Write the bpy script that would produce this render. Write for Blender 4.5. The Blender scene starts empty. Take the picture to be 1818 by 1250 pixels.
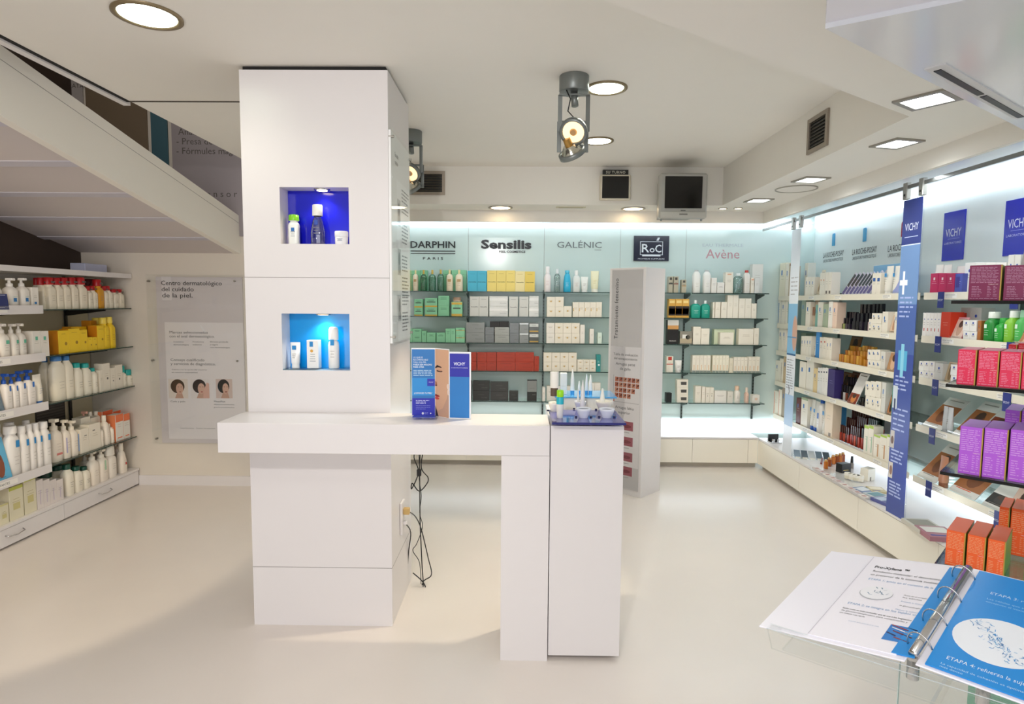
import bpy, math, random
from mathutils import Vector, Matrix
random.seed(7)
PI = math.pi
S = bpy.context.scene
COL = S.collection
EYE = Vector((0, 0, 1.6))
# ------------------------------------------------------------------ camera
FPX, PITCH, YAW, ROLL = 1080.15, .0819, .0123, .0073

def _level(x, y, z):
    c, s = math.cos(PITCH), math.sin(PITCH)
    y, z = c*y + s*z, -s*y + c*z
    c, s = math.cos(YAW), math.sin(YAW)
    return Vector((c*x - s*y, s*x + c*y, z))

right = _level(math.cos(ROLL), 0, math.sin(ROLL))
up = _level(-math.sin(ROLL), 0, math.cos(ROLL))
fwd = _level(0, 1, 0)
cd = bpy.data.cameras.new('camera')
cam = bpy.data.objects.new('camera', cd)
COL.objects.link(cam)
cd.sensor_width = 36
cd.lens = FPX/1818*36
cd.clip_start = .05
cam.matrix_world = Matrix(((right.x, up.x, -fwd.x, 0), (right.y, up.y, -fwd.y, 0), (right.z, up.z, -fwd.z, 1.6), (0, 0, 0, 1)))
S.camera = cam

def sight(px, py):
    """direction in which a point of the photograph is seen from the camera"""
    return right*((px-909)/FPX) - up*((py-625)/FPX) + fwd

def at(px, py, **k):
    """the point seen there on a real plane of the room: x=, y= or z="""
    r = sight(px, py)
    ax, v = list(k.items())[0]
    i = 'xyz'.index(ax)
    return EYE + r*((v-EYE[i])/r[i])

def on(px, py, p0, n):
    r = sight(px, py)
    return EYE + r*((Vector(p0)-EYE).dot(n)/r.dot(n))

# ------------------------------------------------------------------ world, exposure, large lights
W = bpy.data.worlds.new('world')
S.world = W
W.use_nodes = True
W.node_tree.nodes['Background'].inputs[0].default_value = (.78, .85, 1, 1)
W.node_tree.nodes['Background'].inputs[1].default_value = .6
S.view_settings.view_transform = 'Standard'
S.view_settings.look = 'None'
S.view_settings.gamma = 1
S.view_settings.use_curve_mapping = False
S.view_settings.exposure = 0.06
S.cycles.use_denoising = True
S.cycles.max_bounces = 8
S.cycles.diffuse_bounces = 5
S.cycles.glossy_bounces = 3
S.cycles.transparent_max_bounces = 14
S.cycles.sample_clamp_indirect = 4
S.cycles.caustics_reflective = False
S.cycles.caustics_refractive = False

def lamp(kind, name, loc, energy, color=(1, 1, 1), size=.1, aim=None, **k):
    d = bpy.data.lights.new(name, kind)
    d.energy = energy
    d.color = color
    if kind == 'AREA':
        d.size = size
        if 'size_y' in k:
            d.shape = 'RECTANGLE'
            d.size_y = k['size_y']
    else:
        d.shadow_soft_size = size
    if kind == 'SPOT':
        d.spot_size = math.radians(k.get('angle', 90))
        d.spot_blend = k.get('blend', .5)
    o = bpy.data.objects.new(name, d)
    COL.objects.link(o)
    o.location = loc
    if aim is not None:
        o.rotation_euler = (Vector(aim)-Vector(loc)).to_track_quat('-Z', 'Y').to_euler()
    return o

DAY = (.98, .965, 1)
# daylight through the shop windows behind the camera
lamp('AREA', 'shop_window_daylight', (-1.1, -2.8, 1.45), 62, DAY, 3.4, aim=(-.9, 3, 2.4), size_y=2.2)
# track spot over the shop front, its beam raking the counter and column
lamp('SPOT', 'front_track_spot', (-.5, -.45, 2.58), 120, (1, .96, .94), .06, aim=(-.5, 2.8, .5), angle=110, blend=1)
lamp('AREA', 'side_window_daylight', (2.75, -.9, 1.5), 6, DAY, 2.4, aim=(-2.5, 2.5, 1.1), size_y=2.0)

# ------------------------------------------------------------------ materials
def lin(c):
    return tuple((v/12.92 if v <= .04045 else ((v+.055)/1.055)**2.4) for v in c)

def rgb(h):
    if isinstance(h, str):
        h = h.lstrip('#')
        return lin(tuple(int(h[i:i+2], 16)/255 for i in (0, 2, 4)))
    return h

_mats = {}
def mat(name, color='#ffffff', rough=.45, metal=0, emit=0, noise=0, bump=0, scale=30, coat=0, spec=.5):
    key = (name,)
    if key in _mats:
        return _mats[key]
    m = bpy.data.materials.new(name)
    m.use_nodes = True
    nt = m.node_tree
    b = nt.nodes['Principled BSDF']
    c = rgb(color)
    b.inputs['Base Color'].default_value = (*c, 1)
    b.inputs['Roughness'].default_value = rough
    b.inputs['Metallic'].default_value = metal
    b.inputs['Specular IOR Level'].default_value = spec
    if coat:
        b.inputs['Coat Weight'].default_value = coat
        b.inputs['Coat Roughness'].default_value = .08
    if emit:
        b.inputs['Emission Color'].default_value = (*c, 1)
        b.inputs['Emission Strength'].default_value = emit
    if noise or bump:
        tc = nt.nodes.new('ShaderNodeTexCoord')
        n = nt.nodes.new('ShaderNodeTexNoise')
        n.inputs['Scale'].default_value = scale
        n.inputs['Detail'].default_value = 4
        nt.links.new(tc.outputs['Object'], n.inputs['Vector'])
        if noise:
            mx = nt.nodes.new('ShaderNodeMix')
            mx.data_type = 'RGBA'
            mx.inputs[6].default_value = (*[max(0, v*(1-noise)) for v in c], 1)
            mx.inputs[7].default_value = (*[min(1, v*(1+noise)) for v in c], 1)
            nt.links.new(n.outputs['Fac'], mx.inputs[0])
            nt.links.new(mx.outputs[2], b.inputs['Base Color'])
        if bump:
            bp = nt.nodes.new('ShaderNodeBump')
            bp.inputs['Strength'].default_value = bump
            bp.inputs['Distance'].default_value = .01
            nt.links.new(n.outputs['Fac'], bp.inputs['Height'])
            nt.links.new(bp.outputs[0], b.inputs['Normal'])
    _mats[key] = m
    return m

def hexmat(h, rough=.42):
    """plain printed or moulded surface of one colour"""
    return mat('print_'+h.lstrip('#'), h, rough)

def glass(name, tint=(.93, .98, .96), gloss=.12):
    key = (name,)
    if key in _mats:
        return _mats[key]
    m = bpy.data.materials.new(name)
    m.use_nodes = True
    nt = m.node_tree
    nt.nodes.clear()
    o = nt.nodes.new('ShaderNodeOutputMaterial')
    mx = nt.nodes.new('ShaderNodeMixShader')
    t = nt.nodes.new('ShaderNodeBsdfTransparent')
    g = nt.nodes.new('ShaderNodeBsdfGlossy')
    lw = nt.nodes.new('ShaderNodeLayerWeight')
    lw.inputs['Blend'].default_value = .25
    mm = nt.nodes.new('ShaderNodeMath')
    mm.operation = 'MULTIPLY_ADD'
    mm.inputs[1].default_value = .75 if gloss > .05 else .16
    mm.inputs[2].default_value = gloss*.5
    t.inputs[0].default_value = (*tint, 1)
    g.inputs['Roughness'].default_value = .03
    g.inputs['Color'].default_value = (1, 1, 1, 1)
    nt.links.new(lw.outputs['Fresnel'], mm.inputs[0])
    nt.links.new(mm.outputs[0], mx.inputs[0])
    nt.links.new(t.outputs[0], mx.inputs[1])
    nt.links.new(g.outputs[0], mx.inputs[2])
    nt.links.new(mx.outputs[0], o.inputs[0])
    _mats[key] = m
    return m

WHITE = mat('white_lacquer', '#e3dfde', .32, noise=.01, scale=3)
PAINT = mat('white_paint', '#e2ded4', .6, noise=.012, bump=.02, scale=60)
CEIL = mat('ceiling_paint', '#ebe8e0', .75, noise=.012, scale=8)
GLOSSC = mat('glossy_ceiling_panel', '#dfe2e6', .12)
DARK = mat('dark_gap', '#1a1816', .8)
SEAM = mat('panel_joint', '#8f8a84', .7)
FLOORM = mat('resin_floor', '#e5ddd5', .22, noise=.02, bump=.015, scale=5, spec=.45)
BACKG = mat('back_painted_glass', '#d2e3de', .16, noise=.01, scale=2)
BACKR = mat('back_painted_glass_lit', '#e6efee', .16, noise=.01, scale=2)  # same glass made paler: stronger light on the right wall put into its colour
EDGE = mat('green_glass_edge', '#1f3a33', .15)
BEDGE = mat('black_glass_edge', '#0c0f0e', .12)
GSHELF = glass('shelf_glass', (.86, .94, .91))
CLEAR = glass('clear_acrylic', (.985, .992, .99), .03)
CHROME = mat('chrome', '#c9c9c9', .18, 1)
STEEL = mat('brushed_steel', '#a9a59c', .4, .8)
GREYP = mat('grey_painted_metal', '#8b8f8f', .45, .3)
BLACK = mat('black_plastic', '#101010', .35)
SCREEN = mat('black_screen', '#060506', .12)
SILVER = mat('silver_plastic', '#a9a8a2', .35)
TUBE = mat('fluorescent_tube', '#e9f4ff', .5, emit=5)
GLOW = mat('lit_diffuser_strip', '#eef6ff', .5, emit=2.6)
LAMPG = mat('lamp_glass_lit', '#f4ffe8', .5, emit=14)
LAMPW = mat('lamp_glass_warm', '#ffe2b8', .5, emit=12)

# ------------------------------------------------------------------ mesh helper
class Geo:
    def __init__(s, mx=None):
        s.v, s.f, s.m, s.sm, s.mats = [], [], [], [], []
        s.mx = mx or Matrix()

    def mi(s, m):
        if isinstance(m, str):
            m = hexmat(m)
        if m not in s.mats:
            s.mats.append(m)
        return s.mats.index(m)

    def add(s, vs, fs, m, smooth=False, mx=None):
        k = len(s.v)
        t = s.mx @ mx if mx else s.mx
        s.v += [tuple(t @ Vector(p)) for p in vs]
        i = s.mi(m)
        for f in fs:
            s.f.append([a+k for a in f])
            s.m.append(i)
            s.sm.append(smooth)

    def box(s, x0, x1, y0, y1, z0, z1, m, mx=None, bev=0):
        if x0 > x1: x0, x1 = x1, x0
        if y0 > y1: y0, y1 = y1, y0
        if z0 > z1: z0, z1 = z1, z0
        if bev:
            b = min(bev, (x1-x0)/3, (y1-y0)/3, (z1-z0)/3)
            vs, idx = [], {}
            for ix, x in enumerate((x0, x1)):
                for iy, y in enumerate((y0, y1)):
                    for iz, z in enumerate((z0, z1)):
                        dx, dy, dz = (b, -b)[ix], (b, -b)[iy], (b, -b)[iz]
                        for a, p in enumerate(((x, y+dy, z+dz), (x+dx, y, z+dz), (x+dx, y+dy, z))):
                            idx[ix, iy, iz, a] = len(vs)
                            vs.append(p)
            F = []
            q = [(0, 0), (1, 0), (1, 1), (0, 1)]
            for i in (0, 1):
                F.append([idx[i, a, b_, 0] for a, b_ in q])
                F.append([idx[a, i, b_, 1] for a, b_ in q])
                F.append([idx[a, b_, i, 2] for a, b_ in q])
            for a in (0, 1):
                for b_ in (0, 1):
                    F.append([idx[0, a, b_, 1], idx[1, a, b_, 1], idx[1, a, b_, 2], idx[0, a, b_, 2]])
                    F.append([idx[a, 0, b_, 0], idx[a, 1, b_, 0], idx[a, 1, b_, 2], idx[a, 0, b_, 2]])
                    F.append([idx[a, b_, 0, 0], idx[a, b_, 1, 0], idx[a, b_, 1, 1], idx[a, b_, 0, 1]])
            for a in (0, 1):
                for b_ in (0, 1):
                    for c in (0, 1):
                        F.append([idx[a, b_, c, 0], idx[a, b_, c, 1], idx[a, b_, c, 2]])
            ctr = Vector(((x0+x1)/2, (y0+y1)/2, (z0+z1)/2))
            G = []
            for f in F:
                p = [Vector(vs[i]) for i in f]
                n = (p[1]-p[0]).cross(p[2]-p[0])
                c = sum(p, Vector())/len(p)
                G.append(f if n.dot(c-ctr) > 0 else f[::-1])
            s.add(vs, G, m, False, mx)
            return
        vs = [(x, y, z) for x in (x0, x1) for y in (y0, y1) for z in (z0, z1)]
        s.add(vs, [(0, 1, 3, 2), (4, 6, 7, 5), (0, 4, 5, 1), (2, 3, 7, 6), (0, 2, 6, 4), (1, 5, 7, 3)], m, False, mx)

    def prism(s, pts, a, b, m, axis='z', mx=None):
        """polygon pts extruded from a to b along axis"""
        P = lambda u, v, w: {'z': (u, v, w), 'x': (w, u, v), 'y': (u, w, v)}[axis]
        n = len(pts)
        vs = [P(u, v, a) for u, v in pts]+[P(u, v, b) for u, v in pts]
        fs = [list(range(n))[::-1], list(range(n, 2*n))]+[(i, (i+1) % n, n+(i+1) % n, n+i) for i in range(n)]
        s.add(vs, fs, m, False, mx)

    def loft(s, prof, m, n=18, power=2, smooth=True, mx=None, cap=(1, 1)):
        """rings (z, rx, ry) of a superellipse"""
        vs, fs = [], []
        for r in prof:
            z, rx, ry = r[:3]
            pw = r[3] if len(r) > 3 else power
            for i in range(n):
                a = 2*PI*i/n + PI/n
                c, q = math.cos(a), math.sin(a)
                vs.append((rx*math.copysign(abs(c)**(2/pw), c), ry*math.copysign(abs(q)**(2/pw), q), z))
        for j in range(len(prof)-1):
            for i in range(n):
                a, b = j*n+i, j*n+(i+1) % n
                fs.append((a, b, b+n, a+n))
        s.add(vs, fs, m, smooth, mx)
        if cap[0]:
            s.add(vs[:n], [list(range(n))[::-1]], m, False, mx)
        if cap[1]:
            s.add(vs[-n:], [list(range(n))], m, False, mx)

    def tube(s, pts, r, m, n=6, mx=None):
        pts = [Vector(p) for p in pts]
        vs, fs = [], []
        nrm = None
        for i, p in enumerate(pts):
            d = (pts[min(i+1, len(pts)-1)]-pts[max(i-1, 0)]).normalized()
            if nrm is None:
                nrm = d.orthogonal().normalized()
            else:
                nrm = (nrm-d*nrm.dot(d)).normalized()
            b = d.cross(nrm)
            for k in range(n):
                a = 2*PI*k/n
                vs.append(tuple(p+(nrm*math.cos(a)+b*math.sin(a))*r))
        for j in range(len(pts)-1):
            for i in range(n):
                a, b = j*n+i, j*n+(i+1) % n
                fs.append((a, b, b+n, a+n))
        fs += [list(range(n))[::-1], [len(vs)-n+i for i in range(n)]]
        s.add(vs, fs, m, True, mx)

    # flat print on a local sheet: x to the right, z up, y = -lift towards the reader
    def rect(s, x0, x1, z0, z1, m, lift=.0006, mx=None):
        s.add([(x0, -lift, z0), (x1, -lift, z0), (x1, -lift, z1), (x0, -lift, z1)], [(0, 1, 2, 3)], m, False, mx)

    def poly(s, pts, m, lift=.0006, mx=None):
        s.add([(x, -lift, z) for x, z in pts], [list(range(len(pts)))], m, False, mx)

    def disc(s, cx, cz, rx, rz, m, lift=.0006, n=20, mx=None, rot=0):
        c, q = math.cos(rot), math.sin(rot)
        P = []
        for i in range(n):
            a = 2*PI*i/n
            u, w = rx*math.cos(a), rz*math.sin(a)
            P.append((cx+c*u-q*w, cz+q*u+c*w))
        s.poly(P, m, lift, mx)

    def text(s, t, x, z, size, m, lift=.0009, align='LEFT', bold=0, stretch=1, mx=None, spacing=1, depth=0, width=None):
        vs, fs = glyphs(t, bold, spacing)
        w = max((p[0] for p in vs), default=1)
        k = size
        kx = size*stretch if width is None else width/max(w, 1e-6)
        off = {'LEFT': 0, 'CENTER': -w*kx/2, 'RIGHT': -w*kx}[align]
        if depth:
            n = len(vs)
            V = [(x+off+p[0]*kx, 0, z+p[1]*k) for p in vs]+[(x+off+p[0]*kx, -depth, z+p[1]*k) for p in vs]
            ed = {}
            for f in fs:
                for i in range(len(f)):
                    e = (f[i], f[(i+1) % len(f)])
                    ed[e] = 1
            F = [[a+n for a in f] for f in fs]
            F += [(a, b, b+n, a+n) for (a, b) in ed if (b, a) not in ed]
            s.add(V, F, m, False, mx)
        else:
            s.add([(x+off+p[0]*kx, -lift, z+p[1]*k) for p in vs], fs, m, False, mx)
        return w*kx

    def lines(s, x0, x1, z, n, dz, th, m, lift=.0007, ragged=.35, gap=True, mx=None):
        """rows of small print as word-length dashes"""
        for i in range(n):
            xe = x1-(x1-x0)*random.random()*ragged
            x = x0
            zz = z-i*dz
            while x < xe:
                w = th*random.uniform(2.5, 8) if gap else (xe-x0)
                e = min(x+w, xe)
                if e-x > th*.8:
                    s.rect(x, e, zz-th/2, zz+th/2, m, lift, mx)
                x = e+th*1.0

    def mesh(s, name):
        me = bpy.data.meshes.new(name)
        me.from_pydata(s.v, [], s.f)
        for m in s.mats:
            me.materials.append(m)
        me.polygons.foreach_set('material_index', s.m)
        me.polygons.foreach_set('use_smooth', s.sm)
        me.update()
        return me

_gl = {}
def glyphs(t, bold=0, spacing=1):
    key = (t, bold, spacing)
    if key not in _gl:
        c = bpy.data.curves.new('lettering', 'FONT')
        c.body = t
        c.size = 1
        c.resolution_u = 2
        c.offset = bold
        c.space_character = spacing
        o = bpy.data.objects.new('lettering', c)
        me = bpy.data.meshes.new_from_object(o)
        vs = [(v.co.x, v.co.y) for v in me.vertices]
        fs = [list(p.vertices) for p in me.polygons]
        x0 = min((v[0] for v in vs), default=0)
        _gl[key] = ([(x-x0, y) for x, y in vs], fs)
        bpy.data.objects.remove(o)
        bpy.data.curves.remove(c)
        bpy.data.meshes.remove(me)
    return _gl[key]

def obj(name, geo, parent=None, loc=None, rz=None):
    me = geo.mesh(name) if isinstance(geo, Geo) else geo
    o = bpy.data.objects.new(name, me)
    COL.objects.link(o)
    if loc is not None:
        o.location = loc
    if rz is not None:
        o.rotation_euler = (0, 0, rz)
    if parent is not None:
        o.parent = parent
    return o

def thing(name, label, cat, loc=(0, 0, 0), rz=0, group=None):
    o = bpy.data.objects.new(name, None)
    COL.objects.link(o)
    o.empty_display_size = .05
    o.location = loc
    o.rotation_euler = (0, 0, rz)
    tag(o, label, cat, group)
    return o

def tag(o, label, cat, group=None):
    o['label'] = label
    o['category'] = cat
    if group:
        o['group'] = group
    return o

def struct(name, geo, **k):
    o = obj(name, geo, **k)
    o['kind'] = 'structure'
    return o

def bx(*a, **k):
    g = Geo()
    g.box(*a, **k)
    return g
# ------------------------------------------------------------------ room shell
ZC, ZS, ZF = 2.674, 2.378, 2.282
YB, XR = 6.10, 2.90          # back and right wall faces
CF = 5.861                   # face of the low back cabinets
CX = 2.33                    # face of the low right cabinets
struct('floor', bx(-4.2, 3.4, -3.2, 6.4, -.1, 0, FLOORM))
g = Geo()
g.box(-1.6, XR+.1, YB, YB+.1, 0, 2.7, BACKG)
for x in (-.515, .237, .99, 1.638):
    g.box(x-.0012, x+.0012, YB-.001, YB, .303, 2.38, SEAM)
struct('wall_back', g)
g = Geo()
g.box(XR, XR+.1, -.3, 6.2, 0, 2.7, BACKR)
for y in (4.62, 3.55):
    g.box(XR-.001, XR, y-.0015, y+.0015, .303, 2.38, SEAM)
struct('wall_right', g)
struct('wall_right_front', bx(XR, XR+.1, -3.2, -2.0, 0, 2.7, PAINT))
g = Geo()
g.box(-3.8, -3.7, -3.2, 5.2, 0, 1.83, PAINT)
struct('wall_left', g)
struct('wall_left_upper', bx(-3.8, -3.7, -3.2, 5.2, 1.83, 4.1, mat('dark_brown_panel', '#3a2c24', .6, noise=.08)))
struct('wall_far_left', bx(-3.7, -1.5, 5.126, 5.22, 0, 4.1, mat('warm_white_paint', '#e0d8cb', .5, noise=.01)))
struct('wall_return', bx(-1.6, -1.5, 5.22, 6.1, 0, 2.7, PAINT))
struct('baseboard_far_left', bx(-3.28, -1.5, 5.112, 5.126, 0, .085, WHITE))
g = Geo()
g.box(-3.7, 3.0, -3.2, -3.1, 0, .35, PAINT)
g.box(-3.7, 3.0, -3.2, -3.1, 2.65, 2.8, PAINT)
g.box(-3.7, -2.9, -3.2, -3.1, .35, 2.65, PAINT)
g.box(2.2, 3.0, -3.2, -3.1, .35, 2.65, PAINT)
struct('wall_front', g)

# main ceiling: X from the stair void to the right bulkhead
struct('ceiling', bx(-2.13, 1.605, -3.1, 4.94, ZC, ZC+.1, CEIL))
struct('ceiling_over_stairs', bx(-3.8, -2.03, -3.2, 5.22, 4.1, 4.2, CEIL))
struct('wall_above_ceiling', bx(-2.13, -2.03, -3.1, 5.126, ZC+.1, 4.1, PAINT))
# joint in the ceiling and the pale fascia along the void
struct('trim_1', bx(-2.13, -1.31, 3.378, 3.386, ZC-.004, ZC, mat('shadow_joint', '#4a443c', .8)))
struct('trim_2', bx(-2.150, -2.131, 1.2, 3.386, ZC-.004, ZC+.1, DARK))
struct('trim_3', bx(-2.19, -2.151, 1.2, 3.42, ZC-.012, ZC+.09, WHITE))
# bulkheads
g = Geo()
g.box(-1.5, 2.082, 4.94, 5.288, ZS, 2.8, CEIL)
g.box(-1.5, 2.082, 5.262, 5.288, ZF, ZS, CEIL)
struct('ceiling_bulkhead_back', g)
g = Geo()
# soffit on the right side with a slanting front corner reaching out over the shop
g.prism([(1.605, 4.94), (1.605, 2.612), (-.05, 1.46), (1.0, -1.5), (2.082, -1.5), (2.082, 4.94)], ZS, 2.8, CEIL)
g.box(2.056, 2.082, -1.5, 5.262, ZF, ZS, CEIL)
struct('ceiling_bulkhead_right', g)
g = Geo()
g.box(-1.5, 2.082, 5.288, YB, 2.385, 2.8, GLOSSC)
g.box(2.082, XR, -1.5, YB, 2.385, 2.8, GLOSSC)
struct('ceiling_pocket', g)
struct('ceiling_front_right', bx(1.605, 3.0, -3.1, -1.5, 2.378, 2.8, CEIL))
# glossy lowered box with the linear air slot
bA = at(1465, 51, z=2.25)
dB = (at(1818, 231, z=2.25)-bA).normalized()
dD = (at(1717, 0, z=2.25)-bA).normalized()
g = Geo()
g.prism([(p.x, p.y) for p in (bA, bA+dD*1.15, bA+dD*1.15+dB*.9, bA+dB*1.55)], 2.25, ZS, GLOSSC)
struct('ceiling_lowered_panel', g)
bC = at(1465, -40, z=2.3)
g = Geo()
pc = at(1465, 49, z=2.262)
g.prism([(pc.x, pc.y), (pc.x-.12, pc.y-.26), (pc.x+.5, pc.y-.62), (pc.x+dD.x*.9, pc.y+dD.y*.9)], 2.262, ZS, mat('ceiling_pale_panel', '#e6e6ee', .5))
struct('ceiling_pale_panel', g)

def unit(a, b):
    d = Vector(b)-Vector(a)
    return d.normalized(), d.length
# slot diffuser
a, b = at(1660, 117, z=2.249), at(1818, 207, z=2.249)
d, L = unit(a, b)
n = Vector((d.y, -d.x, 0))
t = thing('air_slot_diffuser', 'long narrow black air slot set in the glossy lowered ceiling', 'air vent', (a.x, a.y, 2.25), math.atan2(d.y, d.x))
g = Geo()
g.box(0, .75, -.026, .026, -.004, 0, mat('slot_rim', '#d5d5d5', .4))
obj('rim', g, t)
obj('slot', bx(.03, .36, -.004, .014, -.006, -.004, BLACK), t)
obj('slot', bx(.38, .74, -.004, .014, -.006, -.004, BLACK), t)

# stair: side stringer, stepped underside
def zst(y): return 2.423-.1873*(y-2.787)
g = Geo()
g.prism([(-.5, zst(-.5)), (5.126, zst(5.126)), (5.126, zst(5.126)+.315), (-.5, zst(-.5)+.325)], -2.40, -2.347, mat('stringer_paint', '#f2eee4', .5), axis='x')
g.prism([(-.5, zst(-.5)+.255), (5.126, zst(5.126)+.25), (5.126, zst(5.126)+.252), (-.5, zst(-.5)+.258)], -2.3475, -2.346, SEAM, axis='x')
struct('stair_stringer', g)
g = Geo()
y = 5.1
pts = []
y0 = 5.126
k = 0
while y0 > -.4:
    y1 = y0-.46
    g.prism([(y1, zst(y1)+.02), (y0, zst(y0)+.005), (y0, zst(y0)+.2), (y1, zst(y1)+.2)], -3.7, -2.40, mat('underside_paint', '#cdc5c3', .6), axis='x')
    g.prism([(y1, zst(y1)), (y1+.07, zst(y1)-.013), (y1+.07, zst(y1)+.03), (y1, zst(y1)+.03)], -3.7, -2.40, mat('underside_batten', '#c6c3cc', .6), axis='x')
    y0 = y1
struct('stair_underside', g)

# upstairs posters seen through the void, on the far wall
yw = 5.125
def upst(name, label, p, m, texts=(), depth=.012):
    (xa, ya), (xb, yb) = p
    A, B = at(xa, ya, y=yw), at(xb, yb, y=yw)
    g = Geo()
    g.box(0, B.x-A.x, -depth, 0, 0, A.z-B.z, m)
    for s, px, py, sz in texts:
        q = at(px, py, y=yw)
        g.text(s, q.x-A.x, q.z-B.z, sz, '#5a5650', lift=depth+.0006)
    return tag(obj(name, g, loc=(A.x, yw, B.z)), label, 'poster')
upst('wall_panel', 'brown panel glimpsed through the stair opening', ((150, 100), (265.5, 300)), hexmat('#7a6a55'))
upst('wall_panel', 'teal vertical strip glimpsed above the stair side', ((265, 120), (302, 330)), hexmat('#3f6672'))
upst('wall_poster', 'grey text poster glimpsed above the stair, partly behind the column', ((302.5, 150), (470, 420)), hexmat('#a49c9e'),
     (('Anàlisis', 318, 240, .075), ('- Presa de tensió', 315, 257, .075), ('- Fórmules magistrals', 315, 274, .075), ('s e n s o r', 358, 350, .075)))
upst('wall_poster', 'pale poster corner glimpsed highest in the stair opening', ((95, 60), (150, 200)), hexmat('#b5aeaa'), (('TRATAMENT', 117, 157, .05),))

# ------------------------------------------------------------------ column with lit niches
X0, X1, Y0, Y1, ZT = -1.30, -.615, 2.875, 3.40, 2.655
N1 = (-1.125, -.802, 1.865, 2.127)
N2 = (-1.130, -.807, 1.268, 1.538)
ND = .105
g = Geo()
xs = [X0, -1.1275, -.8045, X1]
def face(x0, x1, z0, z1):
    g.add([(x0, Y0, z0), (x1, Y0, z0), (x1, Y0, z1), (x0, Y0, z1)], [(0, 1, 2, 3)], WHITE)
for (a, b_, c, d_) in (N1, N2):
    pass
face(X0, X1, 0, N2[2]); face(X0, N2[0], N2[2], N2[3]); face(N2[1], X1, N2[2], N2[3])
face(X0, X1, N2[3], N1[2]); face(X0, N1[0], N1[2], N1[3]); face(N1[1], X1, N1[2], N1[3]); face(X0, X1, N1[3], ZT)
g.add([(X0, Y0, 0), (X0, Y1, 0), (X0, Y1, ZT), (X0, Y0, ZT)], [(3, 2, 1, 0)], WHITE)
g.add([(X1, Y0, 0), (X1, Y1, 0), (X1, Y1, ZT), (X1, Y0, ZT)], [(0, 1, 2, 3)], WHITE)
g.add([(X0, Y1, 0), (X1, Y1, 0), (X1, Y1, ZT), (X0, Y1, ZT)], [(3, 2, 1, 0)], WHITE)
g.add([(X0, Y0, ZT), (X1, Y0, ZT), (X1, Y1, ZT), (X0, Y1, ZT)], [(0, 1, 2, 3)], WHITE)
for (a, b_, c, d_) in (N1, N2):
    yy = Y0+ND
    g.add([(a, Y0, c), (b_, Y0, c), (b_, yy, c), (a, yy, c)], [(0, 1, 2, 3)], WHITE)
    g.add([(a, Y0, d_), (b_, Y0, d_), (b_, yy, d_), (a, yy, d_)], [(3, 2, 1, 0)], WHITE)
    g.add([(a, Y0, c), (a, yy, c), (a, yy, d_), (a, Y0, d_)], [(0, 1, 2, 3)], WHITE)
    g.add([(b_, Y0, c), (b_, yy, c), (b_, yy, d_), (b_, Y0, d_)], [(3, 2, 1, 0)], WHITE)
    g.add([(a, yy, c), (b_, yy, c), (b_, yy, d_), (a, yy, d_)], [(0, 1, 2, 3)], WHITE)
for z in (1.708, .296):
    g.box(X0-.0005, X1+.0005, Y0-.0006, Y1, z-.0012, z+.0012, SEAM)
col = struct('column', g)
obj('shadow_gap', bx(X0+.012, X1-.012, Y0+.012, Y1, ZT, ZC, DARK), col)
obj('niche_back_panel', bx(N1[0], N1[1], Y0+ND-.004, Y0+ND-.001, N1[2], N1[3], mat('royal_blue_gloss', '#1418b8', .12)), col)['label'] = 'glossy royal blue niche back'
obj('niche_back_panel', bx(N2[0], N2[1], Y0+ND-.004, Y0+ND-.001, N2[2], N2[3], mat('sky_blue_gloss', '#0d93dc', .12)), col)['label'] = 'glossy sky blue niche back'
obj('niche_floor_glass', bx(N2[0], N2[1], Y0+.002, Y0+ND-.005, N2[2], N2[2]+.005, glass('niche_glass', (.75, .9, .97))), col)
for nn, lab in ((N1, 'chrome ringed lamp glowing in the roof of the upper column niche'), (N2, 'small lamp hidden in the roof of the lower column niche')):
    cx, cz = (nn[0]+nn[1])/2+.02, nn[3]
    t = thing('niche_lamp', lab, 'lamp', (cx, Y0+.055, cz))
    g = Geo(); g.loft([(-.006, .036, .036), (0, .038, .038)], CHROME, 20); obj('ring', g, t)
    g = Geo(); g.loft([(-.0075, .024, .024), (-.006, .024, .024)], LAMPW, 16); obj('bulb', g, t)
    l = lamp('SPOT', 'niche_light', (cx, Y0+.055, cz-.012), 3.2 if nn is N1 else 3.4, (1, .85, .66) if nn is N1 else (.85, .95, 1), .02, aim=(cx, Y0+.07, 0), angle=125, blend=.7)

# ------------------------------------------------------------------ counter
t = thing('counter', 'white L-shaped counter running across the front of the column', 'counter', (-.6, 2.74, 0))
g = Geo(); g.box(-1.317+.6, .135+.6, 2.603-2.74, 2.873-2.74, .933, 1.066, WHITE, bev=.0015); obj('top', g, t)
g = Geo(); g.box(-.075+.6, .135+.6, 2.603-2.74, 2.873-2.74, 0, .9325, WHITE); obj('leg', g, t)
t = thing('plinth', 'tall white display box standing against the end of the counter', 'display box', (.297, 2.86, 0))
g = Geo(); g.box(.139-.297, .457-.297, 2.61-2.86, 3.16-2.86, .022, 1.066, WHITE, bev=.0012); obj('body', g, t)
obj('foot', bx(.165-.297, .43-.297, 2.66-2.86, 3.12-2.86, 0, .022, DARK), t)  # near-black colour paints in the shade under the raised box

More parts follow.
